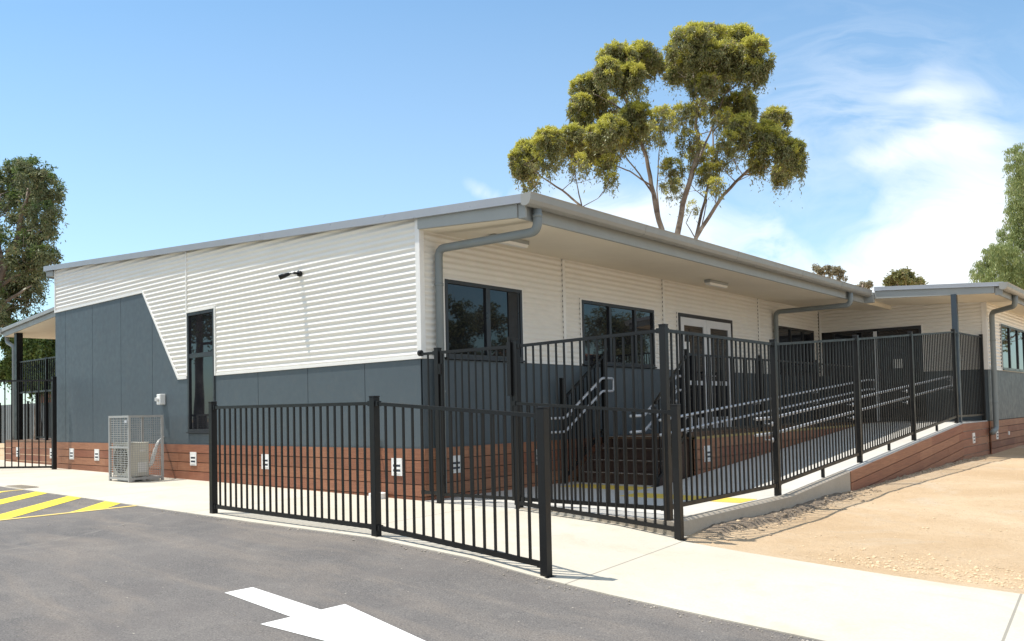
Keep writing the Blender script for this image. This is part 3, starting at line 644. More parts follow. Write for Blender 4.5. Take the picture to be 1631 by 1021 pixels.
kb.build('ramp_edge', M_SLAB, t)
tb = MB(); FR = lambda tt, z, d: (3.466+d, tt, z)
boards(tb, FR, 4.46, 10.60, RZ(4.46)+.0, -.55, slope=.0764, h=.150)
boards(tb, FR, 10.602, 12.78, TZ-.005, -.4, h=.150)
tb.build('timber_skirting', M_TIMB, t); vent(t, FR, 11.4, .33, .17, .2)
for (x0, x1, y0, y1) in ((.35, 1.55, 2.20, 2.66), (1.75, 3.30, 1.55, 1.98)):
    q = MB(); q.box(x0, x1, y0, y1, .004, .0115); q.build('tactile_strip', M_YSLAB, t)
t = thing('entry_deck', 'timber boarded deck outside the white double door', 'deck', (.8, 8, .3))
q = MB()
for k in range(65):
    y = 3.72+k*.14; q.box(.03, 1.60, y, y+.134, TZ-.03, TZ)
q.build('deck_boards', M_DECK, t)
FS = lambda tt, z, d: (1.575+d, tt, z)
q = MB(); boards(q, FS, 3.72, 12.78, TZ-.035, -.1); q.build('timber_skirting', M_TIMB, t); vent(t, FS, 4.08, .38, .2, .23)
q = MB(); q.box(1.54, 1.606, 3.72, 12.78, TZ-.032, TZ+.003); q.build('deck_edging', M_GOLD, t)
t = thing('stairs', 'timber stairs, coloured dark for the shade there, with thin metal nosings rising to the deck inside the fence', 'stairs', (.8, 2.9, 0))
q = MB(); n_ = MB()
for k in range(4):
    y = 2.90+.27*k; z = .1575*(k+1)
    q.box(.22, 1.46, y+.012, y+.03, z-.1575, z-.03)
    if k < 3: q.box(.22, 1.46, y-.01, y+.285, z-.03, z)
    n_.box(.23, 1.45, y-.014, y+.022, z+.0005, z+.0045) if k < 3 else n_.box(.16, 1.52, y-.014, y+.05, z+.0035, z+.0075)
for x in (.17, 1.46): q.prism([(2.88, 0), (3.72, 0), (3.72, TZ-.04), (3.62, TZ-.04), (2.88, .2)], lambda p, tt: (tt, p[0], p[1]), x, x+.045)
q.build('treads', M_STAIR, t); n_.build('nosing', M_NOSE, t)

# ------------------------------------------------------------------ handrails
def handrail(label, pts_hi, pts_lo, loc, wallx, br, d_end=True):
    t = thing('handrail', label, 'handrail', loc, 'galvanised handrails of the stairs and ramp')
    q = MB(); q.tube(bend(pts_hi+list(reversed(pts_lo)), .05, 5), .019, 10); q.build('rail', M_GALV, t, True)
    for P in br:
        b_ = MB()
        b_.tube([P, (P[0], P[1], P[2]-.055), (wallx, P[1], P[2]-.06)], .007, 6); b_.tube([(wallx-.004, P[1], P[2]-.06), (wallx+.004, P[1], P[2]-.06)], .028, 10)
        b_.build('bracket', M_GALV, t, True)
x = .20
handrail('double galvanised handrail rising beside the grey wall on the left side of the stairs', [(x, 2.2, .94), (x, 2.55, .94), (x, 3.50, 1.52), (x, 3.80, 1.52)], [(x, 2.2, .745), (x, 2.55, .745), (x, 3.50, 1.325), (x, 3.80, 1.325)], (x, 2.9, .9), .13, [(x, 2.7, 1.03), (x, 3.35, 1.43), (x, 2.7, .84), (x, 3.35, 1.235)])
x = 1.40
handrail('double galvanised handrail with squared end on the right side of the stairs', [(x, 2.38, .955), (x, 2.72, .955), (x, 3.62, 1.50), (x, 3.9, 1.50)], [(x, 2.38, .745), (x, 2.72, .745), (x, 3.62, 1.30), (x, 3.9, 1.30)], (x, 2.9, .9), 1.47, [(x, 2.85, 1.03), (x, 3.45, 1.40), (x, 2.85, .83), (x, 3.45, 1.2)])
x = 1.74
def rr_(y, o): return (x, y, RZ(y)+o)
handrail('long galvanised handrail on the deck side of the ramp', [rr_(2.55, .89), rr_(2.85, .89), rr_(10.75, .90), rr_(11.2, .90)], [rr_(2.55, .70), rr_(2.85, .70), rr_(10.75, .71), rr_(11.2, .71)], (x, 6, .9), 1.64, [rr_(y, .90) for y in (3.4, 5.6, 8.0, 10.3)]+[rr_(y, .71) for y in (3.4, 5.6, 8.0, 10.3)])
x = 3.24
handrail('bright galvanised handrail along the outer fence of the ramp', [rr_(2.12, .90), rr_(2.6, .90), rr_(10.75, .90), rr_(11.0, .90)], [rr_(2.12, .715), rr_(2.6, .715), rr_(10.75, .715), rr_(11.0, .715)], (x, 6, .9), 3.33, [rr_(y, .90) for y in (2.38, 5.1, 7.7, 10.6)]+[rr_(y, .715) for y in (2.38, 5.1, 7.7, 10.6)])

# ------------------------------------------------------------------ tubular fences
def post(parent, x, y, z0, z1, w=.065, m_=None):
    q = MB(); q.box(x-w/2, x+w/2, y-w/2, y+w/2, z0, z1); q.box(x-w/2-.003, x+w/2+.003, y-w/2-.003, y+w/2+.003, z1, z1+.012)
    if parent['_w'][2] > -5: q.box(x-w/2-.02, x+w/2+.02, y-w/2-.02, y+w/2+.02, z0, z0+.008)
    return q.build('post', M_BLK, parent, bevel=.004)
def panel(parent, a, b, h0, h1, gap=.11, name='railing_panel', pk=.017, brackets=True, rail=.038):
    """a,b: (x,y,z) surface points; h0,h1 heights of the bottom and top rail over them"""
    a = Vector(a); b = Vector(b); d = Vector((b.x-a.x, b.y-a.y, 0)); L = d.length; dn = d.normalized(); q = MB()
    A_, B_ = a+dn*.033, b-dn*.033; up_ = Vector((0, 0, 1))
    at = lambda s: a+(b-a)*(s/L)
    A_, B_ = at(.033), at(L-.033)
    for h in (h0, h1): q.beam(A_+up_*h, B_+up_*h, .030 if h == h1 else .032, rail if h == h0 else .030)
    n = max(1, int(round((L-.066)/gap)))
    for i in range(1, n):
        P = at(.033+(L-.066)*i/n); r_ = pk/2; sx = dn*r_; sy = Vector((-dn.y, dn.x, 0))*r_; z0, z1 = h0+.015, h1-.014
        vs = [P+sx*i_+sy*j_+up_*z_ for z_ in (z0, z1) for i_, j_ in ((-1, -1), (1, -1), (1, 1), (-1, 1))]
        q.add(vs, [(0, 1, 5, 4), (1, 2, 6, 5), (2, 3, 7, 6), (3, 0, 4, 7)])
    for P, s_ in ((A_, 1), (B_, -1)):
        for h in (h0, h1): q.beam(P+up_*h-dn*s_*.002, P+up_*h+dn*s_*.035, .044, .046)
    return q.build(name, M_BLK, parent)
G4 = lambda x: gz(x)+.004
LF = [(-1.05, -2.13), (1.72, -2.185), (3.60, -2.20)]
f = thing('low_fence', 'waist-high black picket fence along the asphalt edge, its post nearest the camera', 'fence', (1.7, -2.18, 0))
for x, y in LF: post(f, x, y, G4(x)-.01, G4(x)+1.20)
for (x0, y0), (x1, y1) in zip(LF[:-1], LF[1:]): panel(f, (x0, y0, G4(x0)), (x1, y1, G4(x1)), .075, 1.145)
f = thing('low_fence', 'single waist-high black fence panel in front of the tall fence, ending at the dirt', 'fence', (2.5, -.2, 0))
post(f, 3.565, -.235, G4(3.56)-.01, G4(3.56)+1.20); panel(f, (1.55, -.16, G4(1.55)), (3.565, -.235, G4(3.56)), .085, 1.135)
H = 1.80
tf = thing('tall_ramp_fence', 'head-high black picket fence climbing along the outer side of the ramp', 'fence', (3.35, 5, 0))
TP = [(3.40, -.13, 0.018), (3.34, 2.45, 0.01), (3.34, 5.28, RZ(5.28)), (3.34, 7.95, RZ(7.95)), (3.34, 10.80, .63), (3.42, 12.74, .63)]
post(tf, 1.52, -.03, .0, H+.02)
for i, (x, y, z) in enumerate(TP): post(tf, x, y, z-.02 if i else -.13, z+H)
panel(tf, (1.52, -.03, .0), (3.40, -.13, .018), .11, H-.045)
for i, (a, b) in enumerate(zip(TP[:-1], TP[1:])):
    o = panel(tf, a, b, .135 if i else .12, H-.045)
    if 0 < i < 4:
        q = MB(); m_ = [(u+v)/2 for u, v in zip(a, b)]; q.box(m_[0]-.018, m_[0]+.018, m_[1]-.018, m_[1]+.018, m_[2]+.005, m_[2]+.13); q.build('rail_foot', M_BLK, o)
post(tf, .36, -.08, .0, H)
panel(tf, (.02, -.07, .0), (.36, -.08, .0), .12, H-.045)
q = MB(); q.tube([(.035, -.07, H-.03), (.075, -.07, H-.03)], .035, 12); q.build('post_clamp', M_BLK, tf)
gtg = thing('pool_gate', 'self-closing black picket gate between the downpipe corner and the tall fence post', 'gate', (.9, -.05, 0))
q = MB(); P0, P1 = Vector((.42, -.075, 0)), Vector((1.455, -.035, 0))
for h in (.11, H-.045): q.beam(P0+Vector((0, 0, h)), P1+Vector((0, 0, h)), .032, .034)
for P in (P0, P1): q.beam(P+Vector((0, 0, .09)), P+Vector((0, 0, H-.03)), .034, .034, (0, 1, 0))
for i in range(1, 10):
    P = P0+(P1-P0)*i/10; q.beam(P+Vector((0, 0, .12)), P+Vector((0, 0, H-.05)), .016, .016, (0, 1, 0))
q.build('gate_leaf', M_BLK, gtg)
q = MB(); q.box(1.432, 1.485, -.09, -.05, 1.22, 1.80); q.tube([(1.458, -.07, 1.8), (1.458, -.07, 1.86)], .02, 10); q.build('latch', M_BLK, gtg)
q = MB(); q.tube([(.43, -.11, .22), (.43, -.11, .34)], .022, 10); q.build('hinge', M_BLK, gtg); q = MB(); q.tube([(.43, -.11, 1.5), (.43, -.11, 1.62)], .022, 10); q.build('hinge', M_BLK, gtg)
# deck balustrades
b1 = thing('balustrade', 'black picket balustrade along the outer edge of the deck', 'balustrade', (1.52, 7, TZ))
BP = [(1.50, 3.74, TZ), (1.50, 6.15, TZ), (1.50, 8.6, TZ), (1.50, 10.7, TZ)]
for x, y, z in BP: post(b1, x, y, z, z+1.24, .055)
for a, b in zip(BP[:-1], BP[1:]): panel(b1, a, b, .09, 1.18)
b1 = thing('balustrade', 'sloping black picket balustrade on the right side of the stairs', 'balustrade', (1.51, 3.2, 0))
post(b1, 1.515, 2.78, 0.008, 1.06, .055); panel(b1, (1.515, 2.78, -.08), (1.515, 3.70, TZ-.02), .14, 1.18)
b1 = thing('balustrade', 'sloping black picket balustrade against the grey wall on the left side of the stairs', 'balustrade', (.12, 3.2, 0))
post(b1, .115, 2.62, 0.008, 1.50, .055); post(b1, .115, 3.66, .008, 1.88, .055); panel(b1, (.115, 2.62, -.06), (.115, 3.66, TZ-.02), .14, 1.25, .1)

# ------------------------------------------------------------------ air conditioner in its cage
cg = thing('air_conditioner_cage', 'galvanised mesh cage around the air conditioner by the gable wall', 'cage', (-6.28, -.45, gz(-6.3)))
zg = gz(-6.3)+.006; x0, x1, y0, y1, z1 = -6.51, -5.80, -.86, -.29, zg+1.05
q = MB(); w = .035
for x in (x0, x1-w):
    for y in (y0, y1-w): q.box(x, x+w, y, y+w, zg, z1)
for z in (zg+.03, z1-w):
    for y in (y0, y1-w): q.box(x0+w, x1-w, y+.001, y+w-.001, z, z+w-.001)
    for x in (x0, x1-w): q.box(x+.001, x+w-.001, y0+w, y1-w, z, z+w-.001)
q.box(x0+w, x1-w, y0+.001, y0+.01, zg+.53, zg+.555); q.build('frame', M_MESHW, cg)
q = MB(); r = .0022
def wires(mb, ax, fix, u0, u1, v0, v1, pu, pv, r_):
    n = int((u1-u0)/pu)
    for i in range(1, n+1):
        u = u0+i*(u1-u0)/(n+1)
        mb.box(fix-r_, fix+r_, u-r_, u+r_, v0, v1) if ax == 'x' else (mb.box(u-r_, u+r_, fix-r_, fix+r_, v0, v1) if ax == 'y' else mb.box(u-r_, u+r_, v0, v1, fix-r_, fix+r_))
    n = int((v1-v0)/pv)
    for i in range(1, n+1):
        v = v0+i*(v1-v0)/(n+1)
        mb.box(fix-r_*.9, fix+r_*.9, u0, u1, v-r_, v+r_) if ax == 'x' else (mb.box(u0, u1, fix-r_*.9, fix+r_*.9, v-r_, v+r_) if ax == 'y' else mb.box(u0, u1, v-r_, v+r_, fix-r_*.9, fix+r_*.9))
wires(q, 'x', x1-.012, y0+w, y1-w, zg+.06, z1-w, .036, .036, r); wires(q, 'x', x0+.012, y0+w, y1-w, zg+.06, z1-w, .036, .036, r)
wires(q, 'y', y0+.012, x0+w, x1-w, zg+.06, z1-w, .15, .036, .004); wires(q, 'z', z1-.012, x0+w, x1-w, y0+w, y1-w, .036, .036, r)
q.build('mesh_panel', M_MESHW, cg)
q = MB(); q.box(x1-.10, x1-.03, y0-.02, y0-.001, zg+.93, zg+.97); q.build('padlock', M_GALV, cg, bevel=.004)
ac = thing('air_conditioner', 'cream outdoor air conditioner unit inside the mesh cage', 'air conditioner', (-6.2, -.5, zg))
ax0, ax1, ay0_, ay1_, az0, az1 = -6.45, -5.87, -.80, -.50, zg+.08, zg+.60
q = MB(); q.box(ax0, ax1, ay0_, ay1_, az0, az1); q.box(ax0-.006, ax1+.006, ay0_-.006, ay1_+.006, az1, az1+.018); q.build('casing', M_ACU, ac, bevel=.012)
q = MB(); q.tube([(-6.19, ay0_-.002, az0+.26), (-6.19, ay0_-.014, az0+.26)], .225, 32); q.build('fan_recess', M_DARK, ac)
q = MB()
for rr2 in (.06, .10, .14, .18, .22): 
    P = [(-6.19+rr2*math.cos(a_), ay0_-.02, az0+.26+rr2*math.sin(a_)) for a_ in np.linspace(0, 2*math.pi, 29)]; q.tube(P, .0035, 5, False)
for k in range(8): a_ = k*math.pi/4; q.tube([(-6.19, ay0_-.02, az0+.26), (-6.19+.225*math.cos(a_), ay0_-.02, az0+.26+.225*math.sin(a_))], .003, 5)
q.build('fan_grille', M_ACU, ac)
q = MB(); q.box(ax1+.0005, ax1+.012, -.66, -.56, az1-.13, az1-.10); q.box(ax1+.0005, ax1+.008, -.68, -.53, az0+.06, az0+.22); q.build('handle', M_PLAS, ac, bevel=.003)
q = MB()
for y in (-.74, -.56): q.box(ax0+.03, ax1-.03, y-.02, y+.02, zg, az0)
q.box(-6.0, -5.86, -.49, -.33, zg, zg+.06); q.build('feet', M_PLAS, ac)
q = MB()
for k, (dy, r_) in enumerate(((0, .016), (-.045, .012), (.04, .009))): q.tube(bend([(ax1-.05, -.50, az0+.16-.02*k), (ax1-.02, -.455+dy*.6, az0+.17), (ax1-.02, -.40+dy*.6, az0+.36), (ax1-.05, -.32+dy*.3, az0+.54), (-6.36, -.015, az0+.60)], .09, 5), r_, 8)
q.build('refrigerant_pipe', M_PLAS, ac, True)

t = thing('garden_tap', 'small brass tap with a thin pipe on the timber skirting behind the low fence', 'tap', (-.78, -.03, .6))
q = MB(); q.tube([(-.78, -.045, .62), (-.78, -.045, .02)], .008, 8); q.build('pipe', M_BLK, t); q = MB(); q.tube([(-.78, -.045, .62), (-.78, -.045, .70)], .016, 10); q.tube([(-.78, -.045, .68), (-.78, -.12, .68), (-.78, -.125, .63)], .013, 10); q.tube([(-.82, -.045, .715), (-.74, -.045, .715)], .009, 8); q.build('tap_body', M_BRASS, t, True)
q = MB(); q.tube([(-.66, -.16, gz(-.7)), (-.66, -.16, gz(-.7)+.07), (-.66, -.16, gz(-.7)+.075)], [.11, .11, .09], 20); tag(q.build('drain_cover', M_PLAS, loc=(-.66, -.16, gz(-.7)), smooth=False), 'low round white drain cover on the path below the brass tap', 'drain cover')

# ------------------------------------------------------------------ left: verandah, deck and fence
v_ = thing('side_verandah', 'pale skillion verandah roof and timber deck off the far left end of the classroom', 'verandah', (-13, 2, 0))
vy = .35
vr = lambda x: 3.30+.0690*(x+14.9)
q = MB(); q.prism([(-14.95, vr(-14.95)-.02), (LW-.03, vr(LW)-.02), (LW-.03, vr(LW)), (-14.95, vr(-14.95))], lambda p, tt: (p[0], tt, p[1]), vy-.03, vy+9); q.build('roof', M_ROOF, v_)
q = MB(); q.prism([(-14.93, vr(-14.95)-.20), (LW-.03, vr(LW)-.20), (LW-.03, vr(LW)-.09), (-14.93, vr(-14.95)-.09)], lambda p, tt: (p[0], tt, p[1]), vy+.0, vy+.03)
q.prism([(-14.97, vr(-14.95)-.085), (LW-.03, vr(LW)-.085), (LW-.03, vr(LW)-.075), (-14.97, vr(-14.95)-.075)], lambda p, tt: (p[0], tt, p[1]), vy-.045, vy)
q.prism([(-14.97, vr(-14.95)-.074), (LW-.03, vr(LW)-.074), (LW-.03, vr(LW)-.021), (-14.97, vr(-14.95)-.021)], lambda p, tt: (p[0], tt, p[1]), vy-.03, vy-.02)
q.box(-15.08, -14.95, vy-.05, vy+9, vr(-14.95)-.13, vr(-14.95)-.02); q.build('fascia', M_FASC, v_)
q = MB(); q.prism([(-14.92, vr(-14.95)-.20), (LW-.03, vr(LW)-.20), (LW-.03, vr(LW)-.19), (-14.92, vr(-14.95)-.19)], lambda p, tt: (p[0], tt, p[1]), vy+.03, vy+9); q.build('soffit', M_SOFF, v_)
q = MB(); q.box(-14.36, -14.22, vy+.05, vy+.19, TZ, vr(-14.3)-.2); q.build('post', M_BLK, v_)
q = MB(); q.box(-14.36, -14.22, vy+6, vy+6.14, TZ, vr(-14.3)-.2); q.build('post', M_BLK, v_)
q = MB(); q.tube(bend([(-14.98, vy+.1, vr(-15)-.12), (-14.98, vy+.1, vr(-15)-.32), (-14.52, vy+.1, vr(-15)-.45), (-14.50, vy+.1, .1)], .1), .045, 12); q.build('downpipe', M_PIPE, v_, True)
FV = lambda tt, z, d: (tt, vy-d, z)
q = MB(); boards(q, FV, -14.75, LW-.04, TZ-.035, -.1); q.build('timber_skirting', M_TIMB, v_)
q = MB(); q.box(-14.76, LW-.03, vy-.03, vy+8.5, TZ-.03, TZ); q.build('deck_boards', M_DECK, v_)
for x in (-13.9, -11.95): vent(v_, FV, x, .36)
bl_ = thing('balustrade', 'tall black picket screen standing on the side verandah deck at far left', 'balustrade', (-12.5, 2, TZ))
for p_ in ((-12.6, .46), (-10.96, .46)): post(bl_, p_[0], p_[1], TZ, TZ+1.84, .05)
panel(bl_, (-14.25, .46, TZ), (-12.6, .46, TZ), 1.1, 1.82); panel(bl_, (-12.6, .46, TZ), (-10.96, .46, TZ), 1.1, 1.82)
bl_ = thing('balustrade', 'lower black picket balustrade at the front edge of the side verandah deck', 'balustrade', (-12.5, .5, TZ))
post(bl_, -13.55, vy+.25, TZ, TZ+1.13, .055)
panel(bl_, (-13.55, vy+.25, TZ), (-10.95, vy+.25, TZ), .06, 1.10, .1)
lf = thing('left_fence', 'head-high black picket fence at the far left, its post beside the gable wall', 'fence', (-10.34, -.26, .1))
LP = [(-10.40, -.22), (-11.98, -1.46), (-13.6, -2.75)]
for x, y in LP: post(lf, x, y, G4(x)-.01, G4(x)+1.83, .075)
for (xa1, ya1), (xb1, yb1) in zip(LP[:-1], LP[1:]): panel(lf, (xa1, ya1, G4(xa1)), (xb1, yb1, G4(xb1)), .05, 1.77, .135)
t = MB(); zt_ = gz(-6.6)+.005; t.box(-6.95, -6.25, -2.235, -2.0, zt_, zt_+.006)
for k in range(8): t.beam((-6.93+.085*k, -2.22, zt_+.009), (-6.87+.085*k, -2.02, zt_+.009), .025, .008)
tag(t.build('tactile_pad', M_KERB, loc=(-6.6, -2.1, zt_)), 'grey ribbed tactile pad set in the path beside the yellow hatched bay', 'tactile pad')
# things in the yard behind
sh = thing('garden_shed', 'rust-brown shed behind the side verandah at far left', 'shed', (-27, 8, .2))
q = MB(); q.box(-31, -24.6, 7, 10, .1, 2.75); q.build('wall', M_BRICK, sh); q = MB(); q.prism([(-31.3, 2.75), (-24.3, 2.75), (-24.3, 2.85), (-31.3, 3.1)], lambda p, tt: (p[0], tt, p[1]), 6.7, 10.3); q.build('roof', M_BRICK, sh)
yf = thing('metal_sheet_fence', 'blue-grey sheet metal fence across the yard at far left', 'fence', (-22, 5.5, .2))
q = MB()
for k in range(110): q.box(-38+k*.2, -38+k*.2+.14, 5.5, 5.53, .15, 1.75)
q.box(-38, -16, 5.53, 5.55, .15, 1.74); q.build('sheet', M_PALE, yf)
q = MB()
for k in range(8): q.box(-37+k*3, -37+k*3+.06, 5.44, 5.499, .1, 1.85)
q.build('posts', M_BLK, yf)

# ------------------------------------------------------------------ trees
def world(px, py, D):
    d = fw+rt*(px-815.5)/FPX-up*(py-PY0)/FPX; return CAM+d*D
def leaves(centres, n, size, asp, droop, spread, drip=.0):
    """leaf-sized quads scattered round the given centres (k,4: x,y,z,r)"""
    idx = rng.choice(len(centres), n, p=centres[:, 4]/centres[:, 4].sum()); c = centres[idx]
    u = rng.normal(size=(n, 3)); u /= np.linalg.norm(u, axis=1)[:, None]; rad = c[:, 3:4]*(rng.random((n, 1))**(1/2.2))*spread
    p = c[:, :3]+u*rad*np.array([1, 1, .85])
    p[:, 2] -= rng.exponential(drip+1e-6, n)*(rng.random(n) < .45)
    a = rng.normal(size=(n, 3)); a[:, 2] -= droop; a /= np.linalg.norm(a, axis=1)[:, None]
    b = np.cross(a, rng.normal(size=(n, 3))); b /= np.linalg.norm(b, axis=1)[:, None]
    L = size*(.6+.8*rng.random((n, 1))); Wd = L*asp
    v = np.stack([p-b*Wd*.35, p+a*L*.45-b*Wd*.5, p+a*L, p+a*L*.45+b*Wd*.5], 1)
    return v.reshape(-1, 3)
def quadmesh(name, V_, m, parent):
    off = np.array(parent['_w']); n = len(V_)//4; me = bpy.data.meshes.new(name)
    me.vertices.add(n*4); me.vertices.foreach_set('co', (V_-off).astype(np.float32).ravel())
    me.loops.add(n*4); me.loops.foreach_set('vertex_index', np.arange(n*4, dtype=np.int32))
    me.polygons.add(n); me.polygons.foreach_set('loop_start', np.arange(0, n*4, 4, dtype=np.int32)); me.polygons.foreach_set('loop_total', np.full(n, 4, np.int32))
    me.update(); me.materials.append(m); o = bpy.data.objects.new(name, me); C.objects.link(o); o.parent = parent; o['_w'] = tuple(off); return o
def puffs(lobes, k, rs, up_bias=.35, inner=.3):
    """sub-clumps on each lobe's shell: returns x,y,z,r,weight"""
    out_ = []
    for (c, rad, w) in lobes:
        n = max(4, int(k*w)); u = rng.normal(size=(n, 3)); u[:, 2] += up_bias; u /= np.linalg.norm(u, axis=1)[:, None]
        s = np.where(rng.random((n, 1)) < inner, rng.random((n, 1))*.7, .72+.2*rng.random((n, 1)))
        p = np.array(c)+u*s*np.array(rad)
        r_ = rs*(.7+.6*rng.random(n))*np.mean(rad)
        out_.append(np.concatenate([p, r_[:, None], (r_**2*w)[:, None]], 1))
    return np.concatenate(out_)
def tree(name, label, cat, base, lobes, trunks, leafm, nleaf, size, asp=.32, droop=.9, k=16, rs=.36, tip=None, ntip=0, group=None, bark=M_BARK, twigs=True, up_bias=.35, inner=.3, drip=.12):
    t = thing(name, label, cat, base, group)
    P = puffs(lobes, k, rs, up_bias, inner)
    quadmesh('crown', leaves(P, nleaf, size, asp, droop, 1.0, drip), leafm, t)
    if tip:
        Q = puffs(lobes, k, rs*.8, 1.15, 0); Q[:, :3] += np.array([0, 0, .12])*np.mean([l[1][0] for l in lobes]); 
        quadmesh('top_growth', leaves(Q, ntip, size*.9, asp, .1, 1.0), tip, t)  # top leaf layer; the gum's yellow mixes new growth with painted sunlight
    b_ = MB()
    allp = []
    for pts, ra, rb in trunks:
        P_ = [Vector(p) for p in pts]; S = []
        for i in range(len(P_)-1):
            for j in range(4): S.append(P_[i].lerp(P_[i+1], j/4)+Vector(rng.normal(size=3)*(.02 if i+j else 0)*ra*8))
        S.append(P_[-1]); rad = [ra+(rb-ra)*i/(len(S)-1) for i in range(len(S))]; b_.tube(S, rad, 9); allp += [(s_, r_) for s_, r_ in zip(S[len(S)//3:], rad[len(S)//3:])]
    if twigs:
        for (c, rad, w) in lobes:
            c = Vector(c); cand = sorted(allp, key=lambda s_: (s_[0]-c).length+(2.0 if s_[0].z > c.z-.2 else 0))[0]
            mid = cand[0].lerp(c, .55)+Vector((0, 0, -.12*(c-cand[0]).length)); r1 = min(cand[1]*.5, .012+.02*float(np.mean(rad)))
            b_.tube([cand[0], cand[0].lerp(mid, .5), mid, c], [r1, r1*.8, r1*.6, r1*.3], 6)
            for _ in range(5):
                e = c+Vector(rng.normal(size=3)*np.array(rad)*.5)+Vector((0, 0, rad[2]*.35)); b_.tube([mid, mid.lerp(e, .5)+Vector((0, 0, -.05)), e], [r1*.5, r1*.35, r1*.15], 5)
    b_.build('trunk', bark, t, True); return t
# the tall gum behind the roof; positions taken in its own plane and given depth either side
D = 34.
cr = lambda X, Y: (780+X/2.687, 20+Y/2.687)
BIG = [(860,150,110,85,1),(930,125,90,65,1),(1060,150,85,85,1),(1135,195,72,85,1),(1000,220,115,80,1),(875,245,105,65,1),(1120,265,68,55,1),(920,320,75,45,.9),(800,245,60,60,1),(980,290,90,55,.9),
 (540,215,90,70,1),(640,205,95,62,1),(695,235,48,50,.9),(590,285,90,55,1),(505,265,60,60,1),(630,345,45,36,.5),
 (420,335,78,66,1),(388,415,56,60,1),(450,395,62,62,.9),(405,470,48,28,.7),(500,420,50,45,.6),
 (250,560,78,56,1),(165,615,76,58,1),(150,675,60,52,.9),(350,540,66,50,.9),(320,605,76,52,.6),(235,655,62,50,.5),(420,600,46,64,.8),(180,735,38,28,.6),(385,660,44,40,.5),(115,640,35,45,.8),
 (620,465,88,66,1),(520,515,76,66,.9),(480,600,60,60,.9),(565,575,75,55,.7),(520,725,28,30,.6),(685,540,46,56,.5),(500,660,50,36,.7),(600,520,70,60,.7),(440,540,50,45,.8),
 (740,490,56,66,.55),(820,450,56,46,.6),(850,560,52,42,.5),(775,690,54,52,.6),(795,755,44,36,.5),(900,620,56,46,.6),(940,700,56,38,.7),(965,755,46,32,.5),(990,630,56,46,.5),(870,845,26,28,.35),(890,430,40,45,.5),
 (1065,430,76,76,1),(1078,505,58,60,.9),(1025,560,46,38,.7),(960,415,56,50,.7),(1095,385,44,40,.9),(1000,470,45,45,.5),
 (1220,480,68,64,1),(1195,560,80,56,.9),(1150,650,46,44,.8),(1290,620,68,66,.9),(1250,700,46,46,.9),(1310,655,46,46,.9),(1115,540,56,46,.7),(1070,620,36,36,.4),(1185,515,50,46,.9),(1165,610,50,40,.7)]
lobes = []
for X, Y, rx, ry, w in BIG:
    p = cr(X, Y); dd = D+rng.uniform(-2.2, 2.2); c = world(p[0], p[1], dd); s = dd/FPX/2.687
    e_ = 1.08 if w >= .8 else 1.3; lobes.append((tuple(c), (rx*s*e_, (rx+ry)/2*s, ry*s*e_), w if w >= .8 else w*.95))
base = world(1078, 470, D); base[2] = .1; bb = Vector(base)
def T(pts, ra, rb, base0=True, dz=0.):
    L = [Vector(world(*cr(X, Y), D+o_)) for X, Y, o_ in pts]
    return ([bb+Vector((rng.uniform(-.3, .3), rng.uniform(-.3, .3), 0))] if base0 else [])+L, ra*.5, rb*.5
trk = [T([(735,925,0),(700,780,.3),(670,620,.6),(620,460,.8),(565,350,1),(545,240,1)], .26, .05), T([(805,945,0),(840,780,-.3),(900,570,-.5),(880,470,-.3),(890,370,-.2),(870,260,0)], .28, .06),
       T([(880,965,0),(1000,780,-.4),(1110,665,-.6),(1210,600,-1),(1270,560,-1)], .2, .04), T([(885,950,.3),(930,760,.6),(960,600,.8),(955,520,1),(1000,440,1)], .15, .04),
       T([(840,780,-.3),(890,640,0),(940,520,.3),(1010,340,.6),(1060,220,.8)], .12, .04, False), T([(700,780,.3),(640,690,.5),(560,590,.8),(500,540,.9)], .08, .03, False),
       T([(690,740,.3),(600,680,-.3),(540,655,-.6),(480,610,-.8)], .07, .03, False), T([(650,560,.5),(590,430,.2),(520,385,0),(450,350,0)], .08, .03, False), T([(735,925,0),(715,760,-.4),(725,600,-.6),(735,480,-.6)], .07, .02, False),
       T([(395,832,-.5),(310,760,-.6),(215,700,-.8),(170,640,-.8)], .10, .03, False), T([(395,832,-.5),(372,730,-.3),(350,600,-.2)], .06, .02, False), T([(1000,780,-.4),(1060,720,-.2),(1150,650,0)], .05, .02, False),
       T([(905,930,.2),(930,800,.5),(880,760,.6),(790,640,.6)], .05, .02, False), T([(880,965,0),(840,900,0),(870,840,0)], .05, .02, False)]
p0 = Vector(world(*cr(395, 832), D-.5)); trk.append(([bb, bb.lerp(p0, .5)+Vector((0, 0, -1.5)), p0], .16, .10))
tree('gum_tree', 'tall spreading gum tree with yellow-green domed clumps rising behind the classroom roof', 'tree', tuple(base), lobes, trk, L_GUM, 230000, .125, .28, 1.3, 60, .21, L_TIP, 170000, drip=.15)
# dark gum at the left edge
def simple_lobes(L, D, dv=1.5):
    o = []
    for X, Y, rx, ry, w in L:
        dd = D+rng.uniform(-dv, dv); c = world(X, Y, dd); s = dd/FPX; o.append((tuple(c), (rx*s, (rx+ry)/2*s, ry*s), w))
    return o
LL = [(55,280,32,28,1),(28,290,26,36,1),(78,310,22,30,1),(50,320,34,30,1),(70,345,26,24,1),(95,318,10,10,.5),(15,330,25,30,.4),(60,385,30,28,1),(28,395,28,30,.5),(68,410,22,18,1),(40,425,34,24,.9),(14,452,28,28,1),(55,440,28,20,.9),(86,413,15,11,.8),(42,465,30,22,.9),(14,490,30,24,.9),(58,478,16,14,.5),(-20,300,30,40,.8),(-25,400,40,50,.8),(-30,480,40,40,.8),(0,378,18,20,.4),(35,350,22,20,.8),(98,350,7,9,.4),(-5,515,20,18,.8),(80,362,12,12,.7)]
